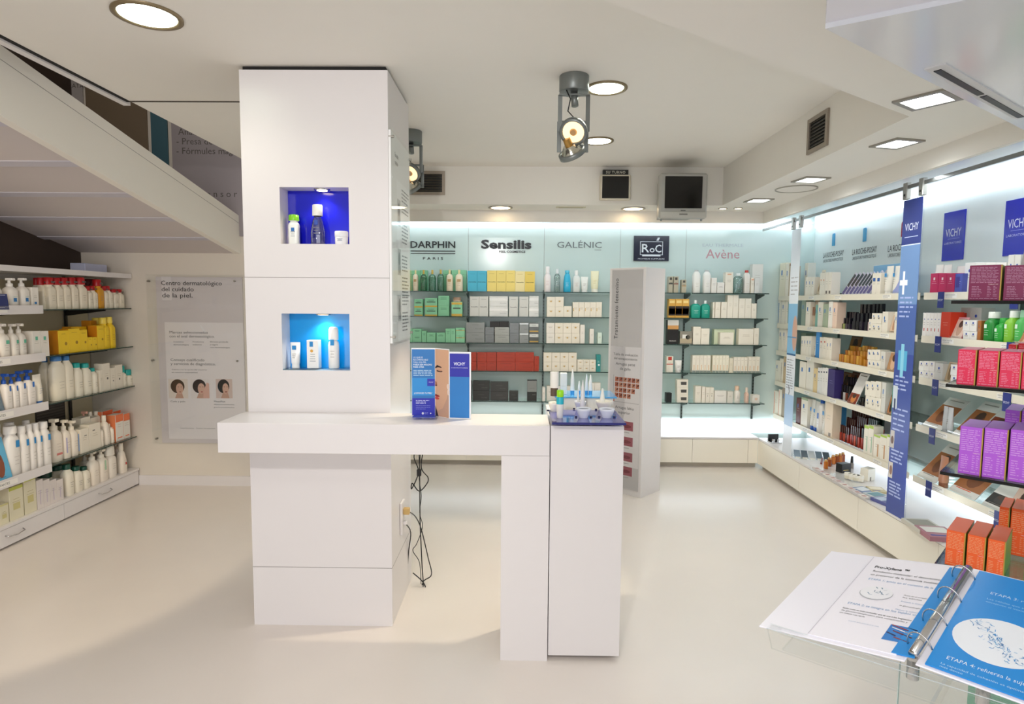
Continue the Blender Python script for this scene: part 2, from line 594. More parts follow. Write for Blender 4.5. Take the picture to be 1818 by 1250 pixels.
# ------------------------------------------------------------------ low cabinets
t = thing('low_cabinet', 'long low white cabinet along the back wall', 'cabinet', (.4, CF, 0))
g = Geo(); g.box(-1.85, CX-.4, .02, YB-CF-.022, .045, .285, WHITE); g.box(-1.85, CX-.4, .05, .2, 0, .045, mat('toe_kick', '#b9b2a4', .5)); obj('body', g, t)
g = Geo(); g.box(-1.85, CX-.4, -.002, YB-CF-.0215, .286, .303, WHITE); obj('worktop', g, t)
seams = [-1.45, at(740, 815, y=CF).x, at(828, 812, y=CF).x, .237, .99, at(1229, 800, y=CF).x, at(1328, 800, y=CF).x, CX]
for a, b_ in zip(seams, seams[1:]):
    if b_-a > .03:
        g = Geo(); g.box(a-.4+.0015, b_-.4-.0015, 0, .018, .05, .282, mat('cabinet_front', '#f4eee0', .35)); obj('door', g, t)
t = thing('low_cabinet', 'long low white cabinet along the brightly lit right wall', 'cabinet', (CX, 3.5, 0))
g = Geo(); g.box(.02, XR-CX, -2.6, 2.355, .045, .285, WHITE); g.box(.05, .2, -2.6, 2.355, 0, .045, mat('toe_kick')); obj('body', g, t)
g = Geo(); g.box(-.003, XR-CX-.001, -2.6, 2.358, .286, .303, WHITE); obj('worktop', g, t)
ys = [.9, 1.7, 2.5, 3.3, 4.1, 4.98, CF]
for a, b_ in zip(ys, ys[1:]):
    g = Geo(); g.box(0, .018, a-3.5+.0015, b_-3.5-.0015, .05, .282, mat('cabinet_front')); obj('door', g, t)
# left: low drawer unit
t = thing('drawer_unit', 'low white drawer unit under the stair shelving', 'drawer unit', (-3.28, 4.2, 0))
g = Geo(); g.box(-.42, -.02, -2.2, .91, .012, .128, WHITE); g.box(-.4, -.05, -2.2, .9, 0, .012, DARK); obj('body', g, t)
g = Geo(); g.box(-.42, .004, -2.2, .915, .129, .15, WHITE, bev=.001); obj('worktop', g, t)
ya = at(114, 905, x=-3.28).y
for a, b_, hp in ((2.0, 3.05, None), (3.05, ya, 28), (ya, 5.11, 188)):
    g = Geo(); g.box(-.02, 0, a-4.2+.0015, b_-4.2-.0015, .014, .126, WHITE); dr = obj('drawer', g, t)
    if hp:
        yy = at(hp, 878 if hp > 100 else 945, x=-3.27).y-4.2
        g = Geo(); g.tube([(0, yy-.07, .085), (.022, yy-.06, .078), (.028, yy, .072), (.022, yy+.06, .078), (0, yy+.07, .085)], .0035, CHROME, 8)
        obj('handle', g, dr)
# ------------------------------------------------------------------ ceiling fixtures
RIM = mat('bronze_lamp_rim', '#8a7a5e', .35, .5)
def round_lamp(x, y, r, label, e, col=(1, .93, .8)):
    t = thing('ceiling_lamp', label, 'ceiling lamp', (x, y, ZC), group='round recessed ceiling lamps')
    g = Geo(); g.loft([(0, r, r), (-.006, r, r), (-.008, r*.86, r*.86), (-.002, r*.82, r*.82)], RIM, 36, cap=(0, 0)); obj('ring', g, t)
    g = Geo(); g.loft([(-.003, r*.82, r*.82), (-.001, r*.82, r*.82)], LAMPG, 32); obj('diffuser', g, t)
    lamp('SPOT', 'ceiling_lamp_light', (x, y, ZC-.02), e, col, .08, aim=(x, y, 0), angle=150, blend=.6)
round_lamp(-1.42, 2.385, .122, 'large round ceiling lamp closest to the camera, above the counter end', 10)
round_lamp(.425, 3.155, .105, 'round ceiling lamp just behind the spotlight mount', 10)
round_lamp(.51, 4.155, .105, 'round ceiling lamp furthest from the camera, behind the lower spotlight', 10)
# lights of the part of the shop beside and behind the camera
for x, y, w_ in ((-1.2, .4, 'left'), (.2, .7, 'right')):
    t = thing('ceiling_lamp', f'round ceiling lamp over the front of the shop, {w_} of two', 'ceiling lamp', (x, y, ZC))
    g = Geo(); g.loft([(-.004, .1, .1), (0, .1, .1)], LAMPG, 24); obj('diffuser', g, t)
    if True:
        lamp('SPOT', 'ceiling_lamp_light', (x, y, ZC-.02), 34, (1, .95, .94), .08, aim=(x, y, 0), angle=125, blend=.6)

def square_lamp(x, y, s, rot, label, e):
    t = thing('square_downlight', label, 'ceiling lamp', (x, y, ZS), rot, 'square downlights along the right side')
    h = s/2
    g = Geo()
    for a, b_, c, d_ in ((-h, h, -h, -h+.02), (-h, h, h-.02, h), (-h, -h+.02, -h+.02, h-.02), (h-.02, h, -h+.02, h-.02)):
        g.box(a, b_, c, d_, -.008, 0, STEEL)
    obj('frame', g, t)
    obj('diffuser', bx(-h+.02, h-.02, -h+.02, h-.02, -.004, 0, mat('square_lamp_glass', '#f4fbff', .4, emit=11)), t)
    lamp('SPOT', 'downlight', (x, y, ZS-.02), e, (1, .95, .88), .06, aim=(x+.6, y, 0), angle=130, blend=.5)
square_lamp(1.54, 2.40, .175, .62, 'largest square downlight, closest to the camera', 9)
square_lamp(1.81, 3.03, .165, .25, 'second square downlight from the camera', 10)
square_lamp(1.81, 3.90, .165, .15, 'third square downlight, beside the round ceiling hatch', 10)
square_lamp(1.79, 4.68, .165, .08, 'square downlight furthest from the camera, nearest the two tiny spots', 12)
for x, y, r, l, w in ((1.655, 5.08, .035, 'tiny round spot beside the television in the soffit', 5), (1.775, 5.07, .035, 'tiny round spot furthest into the soffit corner', 5),
                      (-.165, 5.10, .10, 'oval-looking soffit lamp above the bold black lettering', 9), (.93, 5.12, .10, 'soffit lamp partly hidden behind the television', 9)):
    t = thing('soffit_lamp', l, 'ceiling lamp', (x, y, ZS))
    g = Geo(); g.loft([(0, r, r), (-.006, r, r), (-.007, r*.8, r*.8), (-.002, r*.8, r*.8)], STEEL, 28, cap=(0, 0)); obj('ring', g, t)
    g = Geo(); g.loft([(-.0045, r*.78, r*.78), (-.001, r*.78, r*.78)], LAMPW, 24); obj('bulb', g, t)
    lamp('SPOT', 'soffit_light', (x, y, ZS-.02), w, (1, .84, .62), .04, aim=(x, y, 0), angle=120, blend=.6)
g = Geo(); g.loft([(0, .134, .134), (-.007, .134, .134), (-.007, .126, .126), (-.001, .126, .126)], hexmat('#a8a598'), 36, cap=(0, 0)); g.loft([(-.001, .126, .126), (-.004, .122, .122)], CEIL, 36, cap=(0, 1))
tag(obj('ceiling_hatch', g, loc=(1.86, 4.21, ZS)), 'flat round white access hatch in the soffit beside a square downlight', 'hatch')
g = Geo(); g.box(-.12, .12, -.022, .022, -.006, 0, mat('cream_metal', '#cfc9ae', .5)); g.box(-.1, .1, -.012, .012, -.008, -.006, mat('cream_metal_shade', '#a9a488', .5))
tag(obj('slot_vent', g, loc=(.41, 5.06, ZS)), 'small cream slot vent in the back soffit', 'air vent')

def grille(label, w, h, loc, rz, n):
    t = thing('air_grille', label, 'air vent', loc, rz)
    g = Geo(); f = .022
    g.box(-w/2, w/2, -.012, 0, 0, f, GREYG); g.box(-w/2, w/2, -.012, 0, h-f, h, GREYG)
    g.box(-w/2, -w/2+f, -.012, 0, f, h-f, GREYG); g.box(w/2-f, w/2, -.012, 0, f, h-f, GREYG)
    obj('frame', g, t)
    obj('backing', bx(-w/2+f, w/2-f, -.003, -.001, f, h-f, BLACK), t)
    sl = Geo()
    for i in range(n):
        z = f+(i+.6)*(h-2*f)/n
        sl.add([(-w/2+f, -.010, z-.004), (w/2-f, -.010, z-.004), (w/2-f, -.003, z+.004), (-w/2+f, -.003, z+.004)], [(0, 1, 2, 3)], mat('slat_metal', '#6c675c', .5, .3))
    obj('louvre', sl, t)
GREYG = mat('grille_frame', '#9b9184', .45, .3)
grille('dark slatted air grille low on the back bulkhead beside the column', .42, .185, (-.815, 4.94, 2.448), 0, 7)
grille('dark slatted air grille high on the right bulkhead', .225, .19, (1.605, 3.39, 2.43), -PI/2, 8)

# turn display and television
t = thing('turn_display', 'small square black queue display hung on the back bulkhead', 'display', (.745, 4.94, 2.41))
g = Geo(); g.box(-.12, .12, -.05, 0, 0, .195, mat('cream_plastic', '#d8d0bd', .5), bev=.006); obj('housing', g, t)
obj('screen', bx(-.104, .104, -.052, -.05, .012, .182, SCREEN), t)
g = Geo(); g.box(-.1, .1, -.045, -.01, .195, .233, BLACK); g.text('SU TURNO', 0, .204, .028, '#d9d6c8', lift=.0458, align='CENTER', bold=.01, spacing=1.15); obj('sign', g, t)

t = thing('television', 'boxy silver tube television hung below the ceiling by the back wall', 'television', (1.205, 4.6, 2.25))
g = Geo(); g.box(-.178, .178, -.0, .07, -.02, .31, SILVER, bev=.012)
g.prism([(-.165, .07), (.165, .07), (.12, .34), (-.12, .34)], .01, .29, mat('silver_shell', '#8f8e86', .5)); obj('body', g, t)
g = Geo(); g.box(-.138, .138, -.003, .004, .052, .285, SCREEN, bev=.002); obj('screen', g, t)
g = Geo(); g.box(-.17, .17, -.012, 0, -.02, .026, mat('silver_lip', '#b9b8b0', .35), bev=.006); g.box(-.03, .03, -.0135, -.012, .003, .012, mat('dark_silver', '#6d6c66', .4)); obj('control_panel', g, t)
g = Geo(); g.rect(-.018, .018, .033, .040, '#55544e', lift=.0008); obj('maker_mark', g, t)
for x in (-.15, .15):
    g = Geo(); g.loft([(-.035, .006, .006), (-.02, .008, .008)], GREYP, 10, mx=Matrix.Translation((x, .05, 0))); obj('foot', g, t)
g = Geo(); g.box(-.05, .05, .335, .339, .08, .24, GREYP); g.box(-.02, .02, .30, .337, .13, .19, GREYP); obj('ceiling_bracket', g, t)

# twin spotlights
SPOTM = mat('spot_grey_metal', '#7d8280', .38, .5)
def spot_pair(x, y, label, vis=True):
    t = thing('spotlight', label, 'spotlight', (x, y, ZC))
    g = Geo(); g.loft([(-.075, .068, .068), (-.07, .071, .071), (-.004, .071, .071), (0, .069, .069)], SPOTM, 28); obj('mount', g, t)
    g = Geo(); g.tube([(0, 0, -.075), (.005, -.01, -.14)], .017, SPOTM, 12); obj('stem', g, t)
    g = Geo(); g.tube([(-.04, -.03, -.07), (-.02, -.05, -.12), (-.03, -.03, -.17), (0, 0, -.19)], .003, BLACK, 6); obj('flex', g, t)
    for i, (dz, aim, ox) in enumerate(((-.26, Vector((-.25, -.75, -.62)), 0), (-.345, Vector((.45, .55, -.85)), -.005))):
        aim.normalize()
        rot = aim.to_track_quat('-Z', 'Y').to_matrix().to_4x4()
        mx = Matrix.Translation((ox, -.02 if i == 0 else .03, dz)) @ rot
        h = obj('lamp_head', lofted([(-.012, .066, .066), (-.012, .058, .058), (.0, .055, .055), (.035, .03, .03)], mat('reflector', '#c9c7b9', .12, .9), 28, (0, 1), mx), t)
        obj('rim_ring', ringed(.066, .054, -.018, .006, SPOTM, mx), h)
        obj('lens', lofted([(-.011, .052, .052), (-.0095, .052, .052)], mat('spot_lens_lit', '#ffd9a8', .3, emit=1.3), 24, (1, 1), mx), h)
        obj('bulb_cover', lofted([(-.02, .014, .014), (-.012, .018, .018)], mat('bulb_cap', '#c8a070', .3, .6), 14, (1, 1), mx), h)
        obj('lamp_socket', lofted([(.035, .02, .02), (.07, .018, .018)], mat('brass_socket', '#b08a4a', .35, .8), 12, (1, 1), mx), h)
        g = Geo()
        top = -.08
        yy = -.02 if i == 0 else .03
        for sx in (-1, 1):
            g.box(sx*.066-.010, sx*.066+.010, yy+.004, yy+.010, dz, top-.01 if i == 0 else -.2, SPOTM)
        g.box(-.073, .073, yy-.012, yy+.012, (top-.016 if i == 0 else -.206), (top-.01 if i == 0 else -.2), SPOTM)
        obj('yoke', g, t)
    return t
def lofted(p, m, n, cap, mx):
    g = Geo(); g.loft(p, m, n, cap=cap, mx=mx); return g
def ringed(ro, ri, z0, z1, m, mx):
    g = Geo(); g.loft([(z0, ri, ri), (z0, ro, ro), (z1, ro, ro), (z1, ri, ri), (z0, ri, ri)], m, 30, cap=(0, 0), mx=mx); return g
spot_pair(.25, 3.0, 'grey twin spotlight hanging in the middle of the ceiling')
spot_pair(-.70, 3.95, 'grey twin spotlight almost hidden behind the column')
lamp('SPOT', 'spot_beam', (.22, 3.07, 2.29), 60, (1, .86, .64), .03, aim=(-.40, 3.22, 0), angle=56, blend=.35)
lamp('SPOT', 'spot_beam', (-2.6, 2.3, 2.42), 62, (1, .84, .62), .05, aim=(-3.1, 3.4, 0), angle=63, blend=.2)  # this and the next: unseen spots out of frame, added without any fixture
lamp('SPOT', 'spot_beam', (-2.7, 2.2, 2.42), 16, (1, .83, .58), .06, aim=(-3.3, 4.5, 1.2), angle=80, blend=.8)

lamp('AREA', 'upstairs_fill', (-2.9, 3.2, 4.0), 12, (1, .95, .9), 1.0, aim=(-2.9, 4.6, 2.9))  # unseen fill light added to brighten the dark stair void
# ------------------------------------------------------------------ fluorescent strips
def strip(name, label, box, m):
    tag(obj(name, bx(*box, m)), label, 'light')
strip('fluorescent_tube', 'long fluorescent tube glowing along the top of the back wall, left length', (-1.5, .30, YB-.03, YB-.008, 2.352, 2.374), TUBE)
strip('fluorescent_tube', 'long fluorescent tube glowing above the black logo plate', (.33, 2.84, YB-.03, YB-.008, 2.352, 2.374), TUBE)
strip('fluorescent_tube', 'long fluorescent tube glowing above the blue signs on the right wall', (XR-.045, XR-.01, .8, 6.02, 2.335, 2.372), TUBE)
strip('light_strip', 'lit strip low on the back wall just above the cabinet', (-1.5, 2.84, YB-.02, YB-.002, .305, .44), GLOW)
strip('light_strip', 'broad bright strip low on the right wall under the shelves', (XR-.02, XR-.002, 1.2, 6.02, .305, .45), GLOW)
lamp('AREA', 'strip_light', (.4, 5.36, 2.365), 7, (.86, .95, 1), 3.8, aim=(.4, 6.1, 1.2), size_y=.05)
lamp('AREA', 'low_strip_light', (.4, YB-.07, .315), 5, (.88, .96, 1), 3.8, aim=(.4, YB, .9), size_y=.04)
lamp('AREA', 'strip_light', (2.5, 3.5, 2.365), 14, (.86, .95, 1), .05, aim=(2.85, 3.5, 1.0), size_y=4.6)
lamp('AREA', 'low_strip_light', (XR-.08, 3.5, .315), 6, (.88, .96, 1), .04, aim=(XR, 3.5, .9), size_y=4.6)

# ------------------------------------------------------------------ shelving
ZB = [1.70, 1.46, 1.205, .932, .637]
ZL = [1.526, 1.204, .868, .432]
ZR = [1.66, 1.39, 1.125, .823, .49]
LEV = ['top', 'second', 'third', 'fourth', 'bottom']
def shelf(x0, x1, y0, y1, z, edge, label, group, m=None, t=.008):
    """glass board: clear faces, dark polished front edge"""
    g = Geo()
    g.box(x0, x1, y0, y1, z-t, z, m or GSHELF)
    if edge == 'y0': g.box(x0, x1, y0-.0012, y0, z-t, z, EDGE)
    if edge == 'x1': g.box(x1, x1+.0012, y0, y1, z-t, z, EDGE)
    if edge == 'x0': g.box(x0-.0012, x0, y0, y1, z-t, z, EDGE)
    return tag(obj('glass_shelf', g), label, 'shelf', group)
bays = [(-1.48, -.522, 'beside the column'), (-.508, .230, 'in the middle bay behind the counter'), (.244, .984, 'behind the counter next to the tall pillar'), (.996, 1.632, 'just past the tall pillar'), (1.644, 2.378, 'at the corner end of the back wall')]
for k, z in enumerate(ZB):
    for i, (a, b_, w) in enumerate(bays):
        shelf(a, b_, 5.862, YB-.015, z, 'y0', f'{LEV[k]} glass shelf {w}', 'glass shelves on the back wall')
UPR = mat('slotted_steel_upright', '#5f6a66', .4, .7)
for x, w in ((-.515, 'between the first two bays of the back wall'), (.237, 'in the back wall behind the counter trays'), (.99, 'behind the tall pillar on the back wall'), (1.638, 'past the tall pillar on the back wall'), (2.345, 'nearest the corner on the back wall')):
    t = thing('shelf_upright', 'slotted steel upright '+w, 'shelf upright', (x, YB, 0), group='steel uprights')
    g = Geo(); g.box(-.008, .008, -.014, -.001, .303, 1.72, UPR)
    for k in range(44):
        g.box(-.004, .004, -.0145, -.014, .33+k*.031, .345+k*.031, BLACK)
    obj('rail', g, t)
    for z in ZB:
        g = Geo(); g.prism([(-.2, z-.009), (-.014, z-.009), (-.014, z-.06), (-.03, z-.06), (-.2, z-.02)], -.0055, .0055, UPR, axis='x'); obj('bracket', g, t)

# left wall shelving
BACKL = mat('shelf_backing_cream', '#d8c9a8', .5)
tag(obj('shelf_backing', bx(-3.70, -3.66, 2.0, 5.12, .15, 1.735, BACKL)), 'cream board behind the shelves under the stair', 'board')
g = Geo(); g.box(-3.66, -3.27, 2.0, 5.115, 1.775, 1.812, WHITE)
tag(obj('top_board', g), 'thick white board capping the shelving under the stair', 'board')
for k, z in enumerate(ZL):
    shelf(-3.655, -3.275, 4.11, 5.10, z, 'x1', f'{LEV[k]} glass shelf under the stair, next to the poster wall', 'glass shelves under the stair')
    t = thing('lipped_shelf', f'{LEV[k]} white lipped shelf under the stair, cut by the picture edge', 'shelf', (-3.24, 3.1, z), group='white lipped shelves under the stair')
    g = Geo(); g.box(-.4, 0, -1.1, 1.0, -.012, 0, WHITE); obj('board', g, t)
    g = Geo(); g.box(0, .004, -1.1, 1.0, -.028, .030, WHITE)
    obj('lip', g, t)
    q = at(20, 740, x=-3.235)
    g = Geo(Matrix.Translation((.0042, .55, 0)) @ Matrix.Rotation(PI/2, 4, 'Z'))
    g.rect(-.06, .16, -.016, .016, '#f3f0ea'); g.text('HIDRATANTES', -.045, -.008, .022, '#5b5b5b', lift=.0012)
    obj('shelf_label', g, t)
for y in (4.06, 4.85):
    w = 'between the lipped and the glass shelves under the stair' if y < 4.5 else 'nearest the poster wall under the stair'
    t = thing('shelf_upright', 'dark steel upright '+w, 'shelf upright', (-3.655, y, 0), group='dark uprights under the stair')
    obj('rail', bx(0, .012, -.012, .012, .15, 1.775, mat('dark_steel', '#35322e', .4, .6)), t)
    for z in ZL:
        g = Geo(); g.prism([(.012, z-.009), (.33, z-.009), (.33, z-.02), (.03, z-.06), (.012, z-.06)], -.004, .004, mat('dark_steel'), axis='y'); obj('bracket', g, t)
a, b_ = at(118, 705, x=-3.655), at(163, 745, x=-3.655)
g = Geo(); g.box(0, .004, -.22, .08, -.13, .10, hexmat('#3a332c'))
for k in range(10):
    g.box(.004, .007, -.21, .07, -.12+k*.022, -.11+k*.022, hexmat('#57504a'))
tag(obj('back_grille', g, loc=(-3.66, 4.72, .72)), 'dark ribbed grille in the backing above the orange and white cartons', 'air vent')
a = at(150, 468, x=-3.5)
g = Geo(); g.box(-.1, .02, -.14, .12, 0, .07, hexmat('#c5cbe6'), bev=.004)
tag(obj('carton', g, loc=(-3.45, 4.93, 1.812)), 'pale blue-white box lying on top of the board under the stair', 'box')

# right wall shelving: white lipped trays in two lengths either side of the blue hanging panel
LIPM = mat('cream_lip', '#e9e2cf', .4)
units = [(3.93, 6.06, 'between the two hanging panels'), (1.9, 3.89, 'beyond the blue hanging panel')]
for k, z in enumerate(ZR):
    for (y0, y1, w) in units:
        t = thing('lipped_shelf', f'{LEV[k]} right-wall shelf {w}', 'shelf', (2.55, y0, z), group='lipped shelves on the right wall')
        L = y1-y0
        obj('board', bx(.004, .345, 0, L, -.01, 0, GSHELF), t)
        g = Geo(); g.box(0, .004, 0, L, -.026, .018, LIPM); obj('lip', g, t)
        for yy in ((.35, 1.0, 1.45) if y0 > 3.9 else (1.3, 1.75)):
            g = Geo(Matrix.Translation((0, yy, -.004)) @ Matrix.Rotation(-PI/2, 4, 'Z'))
            g.rect(-.05, .05, -.013, .013, '#f4f1e8', lift=.0006)
            g.text('HIDRATACIÓN', -.044, .001, .012, '#6b675e', lift=.001); g.text('LABORATOIRE', -.044, -.010, .009, '#8b877e', lift=.001)
            obj('shelf_label', g, t)
        for yy in ((.18,) if y0 > 3.9 else (1.83, 1.28)):
            g = Geo(Matrix.Translation((-.001, yy, -.015)) @ Matrix.Rotation(-PI/2, 4, 'Z'))
            g.box(-.026, .026, -.003, 0, -.062, .036, '#22307f')
            g.text('VICHY', 0, -.02, .018, '#e8ebff', lift=.004, align='CENTER', width=.042)
            obj('hanging_tag', g, t)['label'] = 'small royal blue tag hanging from the lip'
for y in (4.62, 3.55, 5.55):
    t = thing('shelf_upright', 'thin steel upright on the right wall, '+{4.62: 'middle of three', 3.55: 'hidden past the blue banner', 5.55: 'closest to the corner'}[y], 'shelf upright', (XR-.001, y, 0), group='right wall uprights')
    obj('rail', bx(-.012, 0, -.008, .008, .44, 1.7, UPR), t)

# rail, clips and hanging panels
tag(obj('hanging_rail', bx(CX-.006, CX+.006, .9, 5.95, 2.296, 2.316, mat('rail_steel', '#8c8b86', .35, .7))), 'thin steel rail running above the right-wall shelves', 'rail')
def hanging_panel(y0, y1, label):
    t = thing('hanging_banner', label, 'hanging panel', (CX, (y0+y1)/2, .303))
    w = y1-y0
    obj('acrylic_sheet', bx(-.003, .003, -w/2, w/2, 0, 1.955, CLEAR), t)
    for s in (-1, 1):
        g = Geo(); g.box(-.014, .014, -.02, .02, 1.93, 2.03, STEEL, bev=.003); g.box(-.016, -.014, -.006, .006, 1.95, 1.962, BLACK)
        c = obj('clip', g, t); c.location = (0, s*(w/2-.022), 0)
    R = Matrix.Translation((-.0035, 0, 0)) @ Matrix.Rotation(-PI/2, 4, 'Z')
    return t, w, R
t, w, R = hanging_panel(3.60, 3.79, 'tall royal blue printed panel hanging in front of the right-wall shelves')
g = Geo(R); h = w/2-.006
g.box(-h, h, -.0012, 0, .0, 1.925, mat('print_blue_panel', '#3c4f9c', .3))
LF = .0014
g.rect(-h, h, 1.66, 1.925, '#27357f', lift=LF); g.rect(-h, h, 1.30, 1.655, '#6f90bf', lift=LF); g.rect(-h, h, 1.0, 1.30, '#4a64a5', lift=LF)
g.rect(-h, h, 1.652, 1.658, '#dfe8f5', lift=LF+.0002)
g.text('VICHY', 0, 1.74, .062, '#e9ecff', lift=LF+.0004, align='CENTER', width=.125)
g.rect(-.062, .062, 1.70, 1.704, '#c7cff5', lift=LF+.0003)
g.rect(-.055, -.035, 1.36, 1.50, '#f4f6ff', lift=LF+.0003); g.rect(-.082, -.008, 1.415, 1.447, '#f4f6ff', lift=LF+.0004)
g.rect(-.055, .03, .90, 1.02, '#59b1d8', lift=LF+.0003); g.rect(-.03, .0, .86, 1.06, '#8fd0e8', lift=LF+.0004)
for z0, z1, n in ((1.20, 1.34, 5), (.76, .86, 4), (.50, .66, 5), (.31, .40, 4), (.1, .2, 5)):
    g.lines(-.07, .07, z1, n, (z1-z0)/n, .010, '#aebbe6', lift=LF+.0003)
g.rect(-.085, -.04, .66, .80, '#cfd8de', lift=LF+.0004); g.rect(-.07, -.055, .645, .72, '#1d2a55', lift=LF+.0006)
g.rect(-.085, -.045, .41, .52, '#c9c2bd', lift=LF+.0004); g.disc(-.065, .46, .014, .025, '#6d5148', lift=LF+.0006)
g.rect(-.085, -.045, .22, .32, '#d6cfc7', lift=LF+.0004); g.disc(-.062, .27, .014, .03, '#93705f', lift=LF+.0006)
obj('printed_sheet', g, t)
t, w, R = hanging_panel(5.13, 5.31, 'white printed panel with a blue photo hanging nearest the back corner')
g = Geo(R); h = w/2-.006
g.box(-h, h, -.0012, 0, 0, 1.925, mat('print_white_panel', '#dde3ea', .3))
g.rect(-h, h, .87, 1.30, '#7fb3d6', lift=LF); g.disc(.05, 1.05, .045, .15, '#c9a08c', lift=LF+.0003); g.rect(-h, h, .86, .875, '#2b5d8a', lift=LF+.0003)
g.rect(-h, h, 1.01, 1.02, '#4b87b4', lift=LF+.0005); g.rect(-h, h, .25, .52, '#a9c6e6', lift=LF)
g.lines(-.06, .07, 1.52, 5, .035, .011, '#b5b6bb', lift=LF+.0002); g.lines(-.07, .06, .82, 12, .022, .009, '#9da0a6', lift=LF+.0002)
g.tube([(-.02, -.002, .6), (0, -.002, .55), (-.01, -.002, .52)], .003, '#55585e', 4)
obj('printed_sheet', g, t)

# ------------------------------------------------------------------ signs on the back wall
INK = hexmat('#15171a')
def back_sign(label, cx, z, fn):
    g = Geo(); fn(g)
    return tag(obj('wall_lettering', g, loc=(cx, YB, z)), label, 'sign')
def sg(g):
    g.text('DARPHIN', 0, 0, .095, INK, align='CENTER', width=.445, depth=.008, bold=.012)
    g.box(-.222, .222, -.006, 0, -.035, -.026, INK); g.box(-.222, .222, -.006, 0, -.058, -.052, INK)
    g.text('PARIS', 0, -.115, .035, INK, align='CENTER', width=.20, depth=.004, spacing=1.6)
back_sign('dark spaced capital lettering with a double underline, just past the column', -.868, 2.13, sg)
def sg(g):
    g.text('Sensilis', 0, 0, .115, INK, align='CENTER', width=.50, depth=.012, bold=.035)
    g.text('FEEL·COSMETICS', .06, -.042, .03, INK, align='CENTER', width=.26, depth=.006, bold=.02)
back_sign('heavy bold black lettering above the yellow cartons', -.14, 2.13, sg)
def sg(g):
    m = hexmat('#70787a')
    g.text('GALÉNIC', 0, 0, .085, m, align='CENTER', width=.44, depth=.005); g.rect(.15, .215, -.022, -.018, m, lift=.002)
back_sign('thin grey capital lettering above the clear bottles', .585, 2.14, sg)
g = Geo(); W_ = .345
g.box(-W_/2, W_/2, -.02, 0, 0, .245, hexmat('#0b1230', .25))
wl = hexmat('#e8eef2')
L_ = .021
def frame(g, x0, x1, z0, z1, th, m, lift):
    g.rect(x0, x1, z0, z0+th, m, lift); g.rect(x0, x1, z1-th, z1, m, lift); g.rect(x0, x0+th, z0+th, z1-th, m, lift); g.rect(x1-th, x1, z0+th, z1-th, m, lift)
frame(g, -.112, .112, .058, .19, .005, wl, L_)
g.text('R', -.095, .085, .115, wl, lift=L_, width=.075, bold=.012); g.text('o', -.018, .085, .085, wl, lift=L_, width=.05, bold=.012); g.text('C', .036, .085, .105, wl, lift=L_, width=.062, bold=.012)
g.poly([(.046, .198), (.068, .198), (.082, .228), (.06, .228)], wl, L_)
g.rect(-.09, .09, .045, .06, wl, L_+.0002)
g.text('PROMESAS CUMPLIDAS', 0, .014, .02, wl, lift=L_, align='CENTER', width=.26)
tag(obj('logo_plate', g, loc=(1.293, YB, 2.015)), 'square navy plate with a framed white logo above the pillar', 'sign')
def sg(g):
    m = hexmat('#c99aa0'); m2 = hexmat('#b9c6cb')
    g.text('Avène', 0, 0, .13, m, align='CENTER', width=.33, depth=.003); g.text('EAU THERMALE', 0, .115, .042, m2, align='CENTER', width=.40, depth=.002)
back_sign('faint pink lettering above the white bottles at the corner', 2.0, 2.045, sg)

# signs on the right wall
def right_sign(y, z, label, fn):
    g = Geo(Matrix.Rotation(-PI/2, 4, 'Z')); fn(g)
    return tag(obj('wall_sign', g, loc=(XR-.001, y, z)), label, 'sign')
def vs(g):
    g.box(-.1, .1, -.006, 0, 0, .325, hexmat('#2a2fb8', .25))
    g.text('VICHY', 0, .16, .075, '#e6e8ff', lift=.0068, align='CENTER', width=.145)
    g.rect(-.05, .06, .143, .146, '#8c90e0', lift=.0068)
    g.text('LABORATOIRES', 0, .11, .02, '#c9ccf7', lift=.0068, align='CENTER', width=.16)
right_sign(4.155, 1.90, 'royal blue upright sign nearer the blue hanging panel', vs)
right_sign(3.625, 1.895, 'royal blue upright sign cut by the picture edge', vs)
def ls(c):
    def f(g):
        g.prism([(-.022+.0, .155), (.022, .155), (.022, .255), (.015, .268), (-.015, .268), (-.022, .255)], -.006, 0, hexmat(c), axis='y')
        g.text('LA ROCHE-POSAY', 0, .055, .07, '#22262a', lift=.001, align='CENTER', width=.37)
        g.text('LABORATOIRE PHARMACEUTIQUE', 0, .012, .04, '#5c6468', lift=.001, align='CENTER', width=.36)
    return f
right_sign(5.73, 1.985, 'black lettering under a light blue bar, nearest the corner', ls('#3c9ccc'))
right_sign(5.22, 1.975, 'black lettering under a light blue bar, middle of three on the right wall', ls('#3c9ccc'))
right_sign(4.70, 1.96, 'black lettering under a crimson bar, half hidden by the blue panel', ls('#a8203c'))

# ------------------------------------------------------------------ tall pillar with acrylic chart
pa, pb = at(1137, 885, z=0), at(1180, 867, z=0)
uR = Vector((pb.x-pa.x, pb.y-pa.y, 0)).normalized()
ang = math.atan2(uR.y, uR.x)          # direction of the right flank
uF = Vector((uR.y, -uR.x, 0))         # front runs towards -uF
wR, wF = .30, .345
t = thing('tall_pillar', 'tall free-standing white box pillar with a printed chart', 'pillar', (pa.x, pa.y, 0), ang-PI/2)
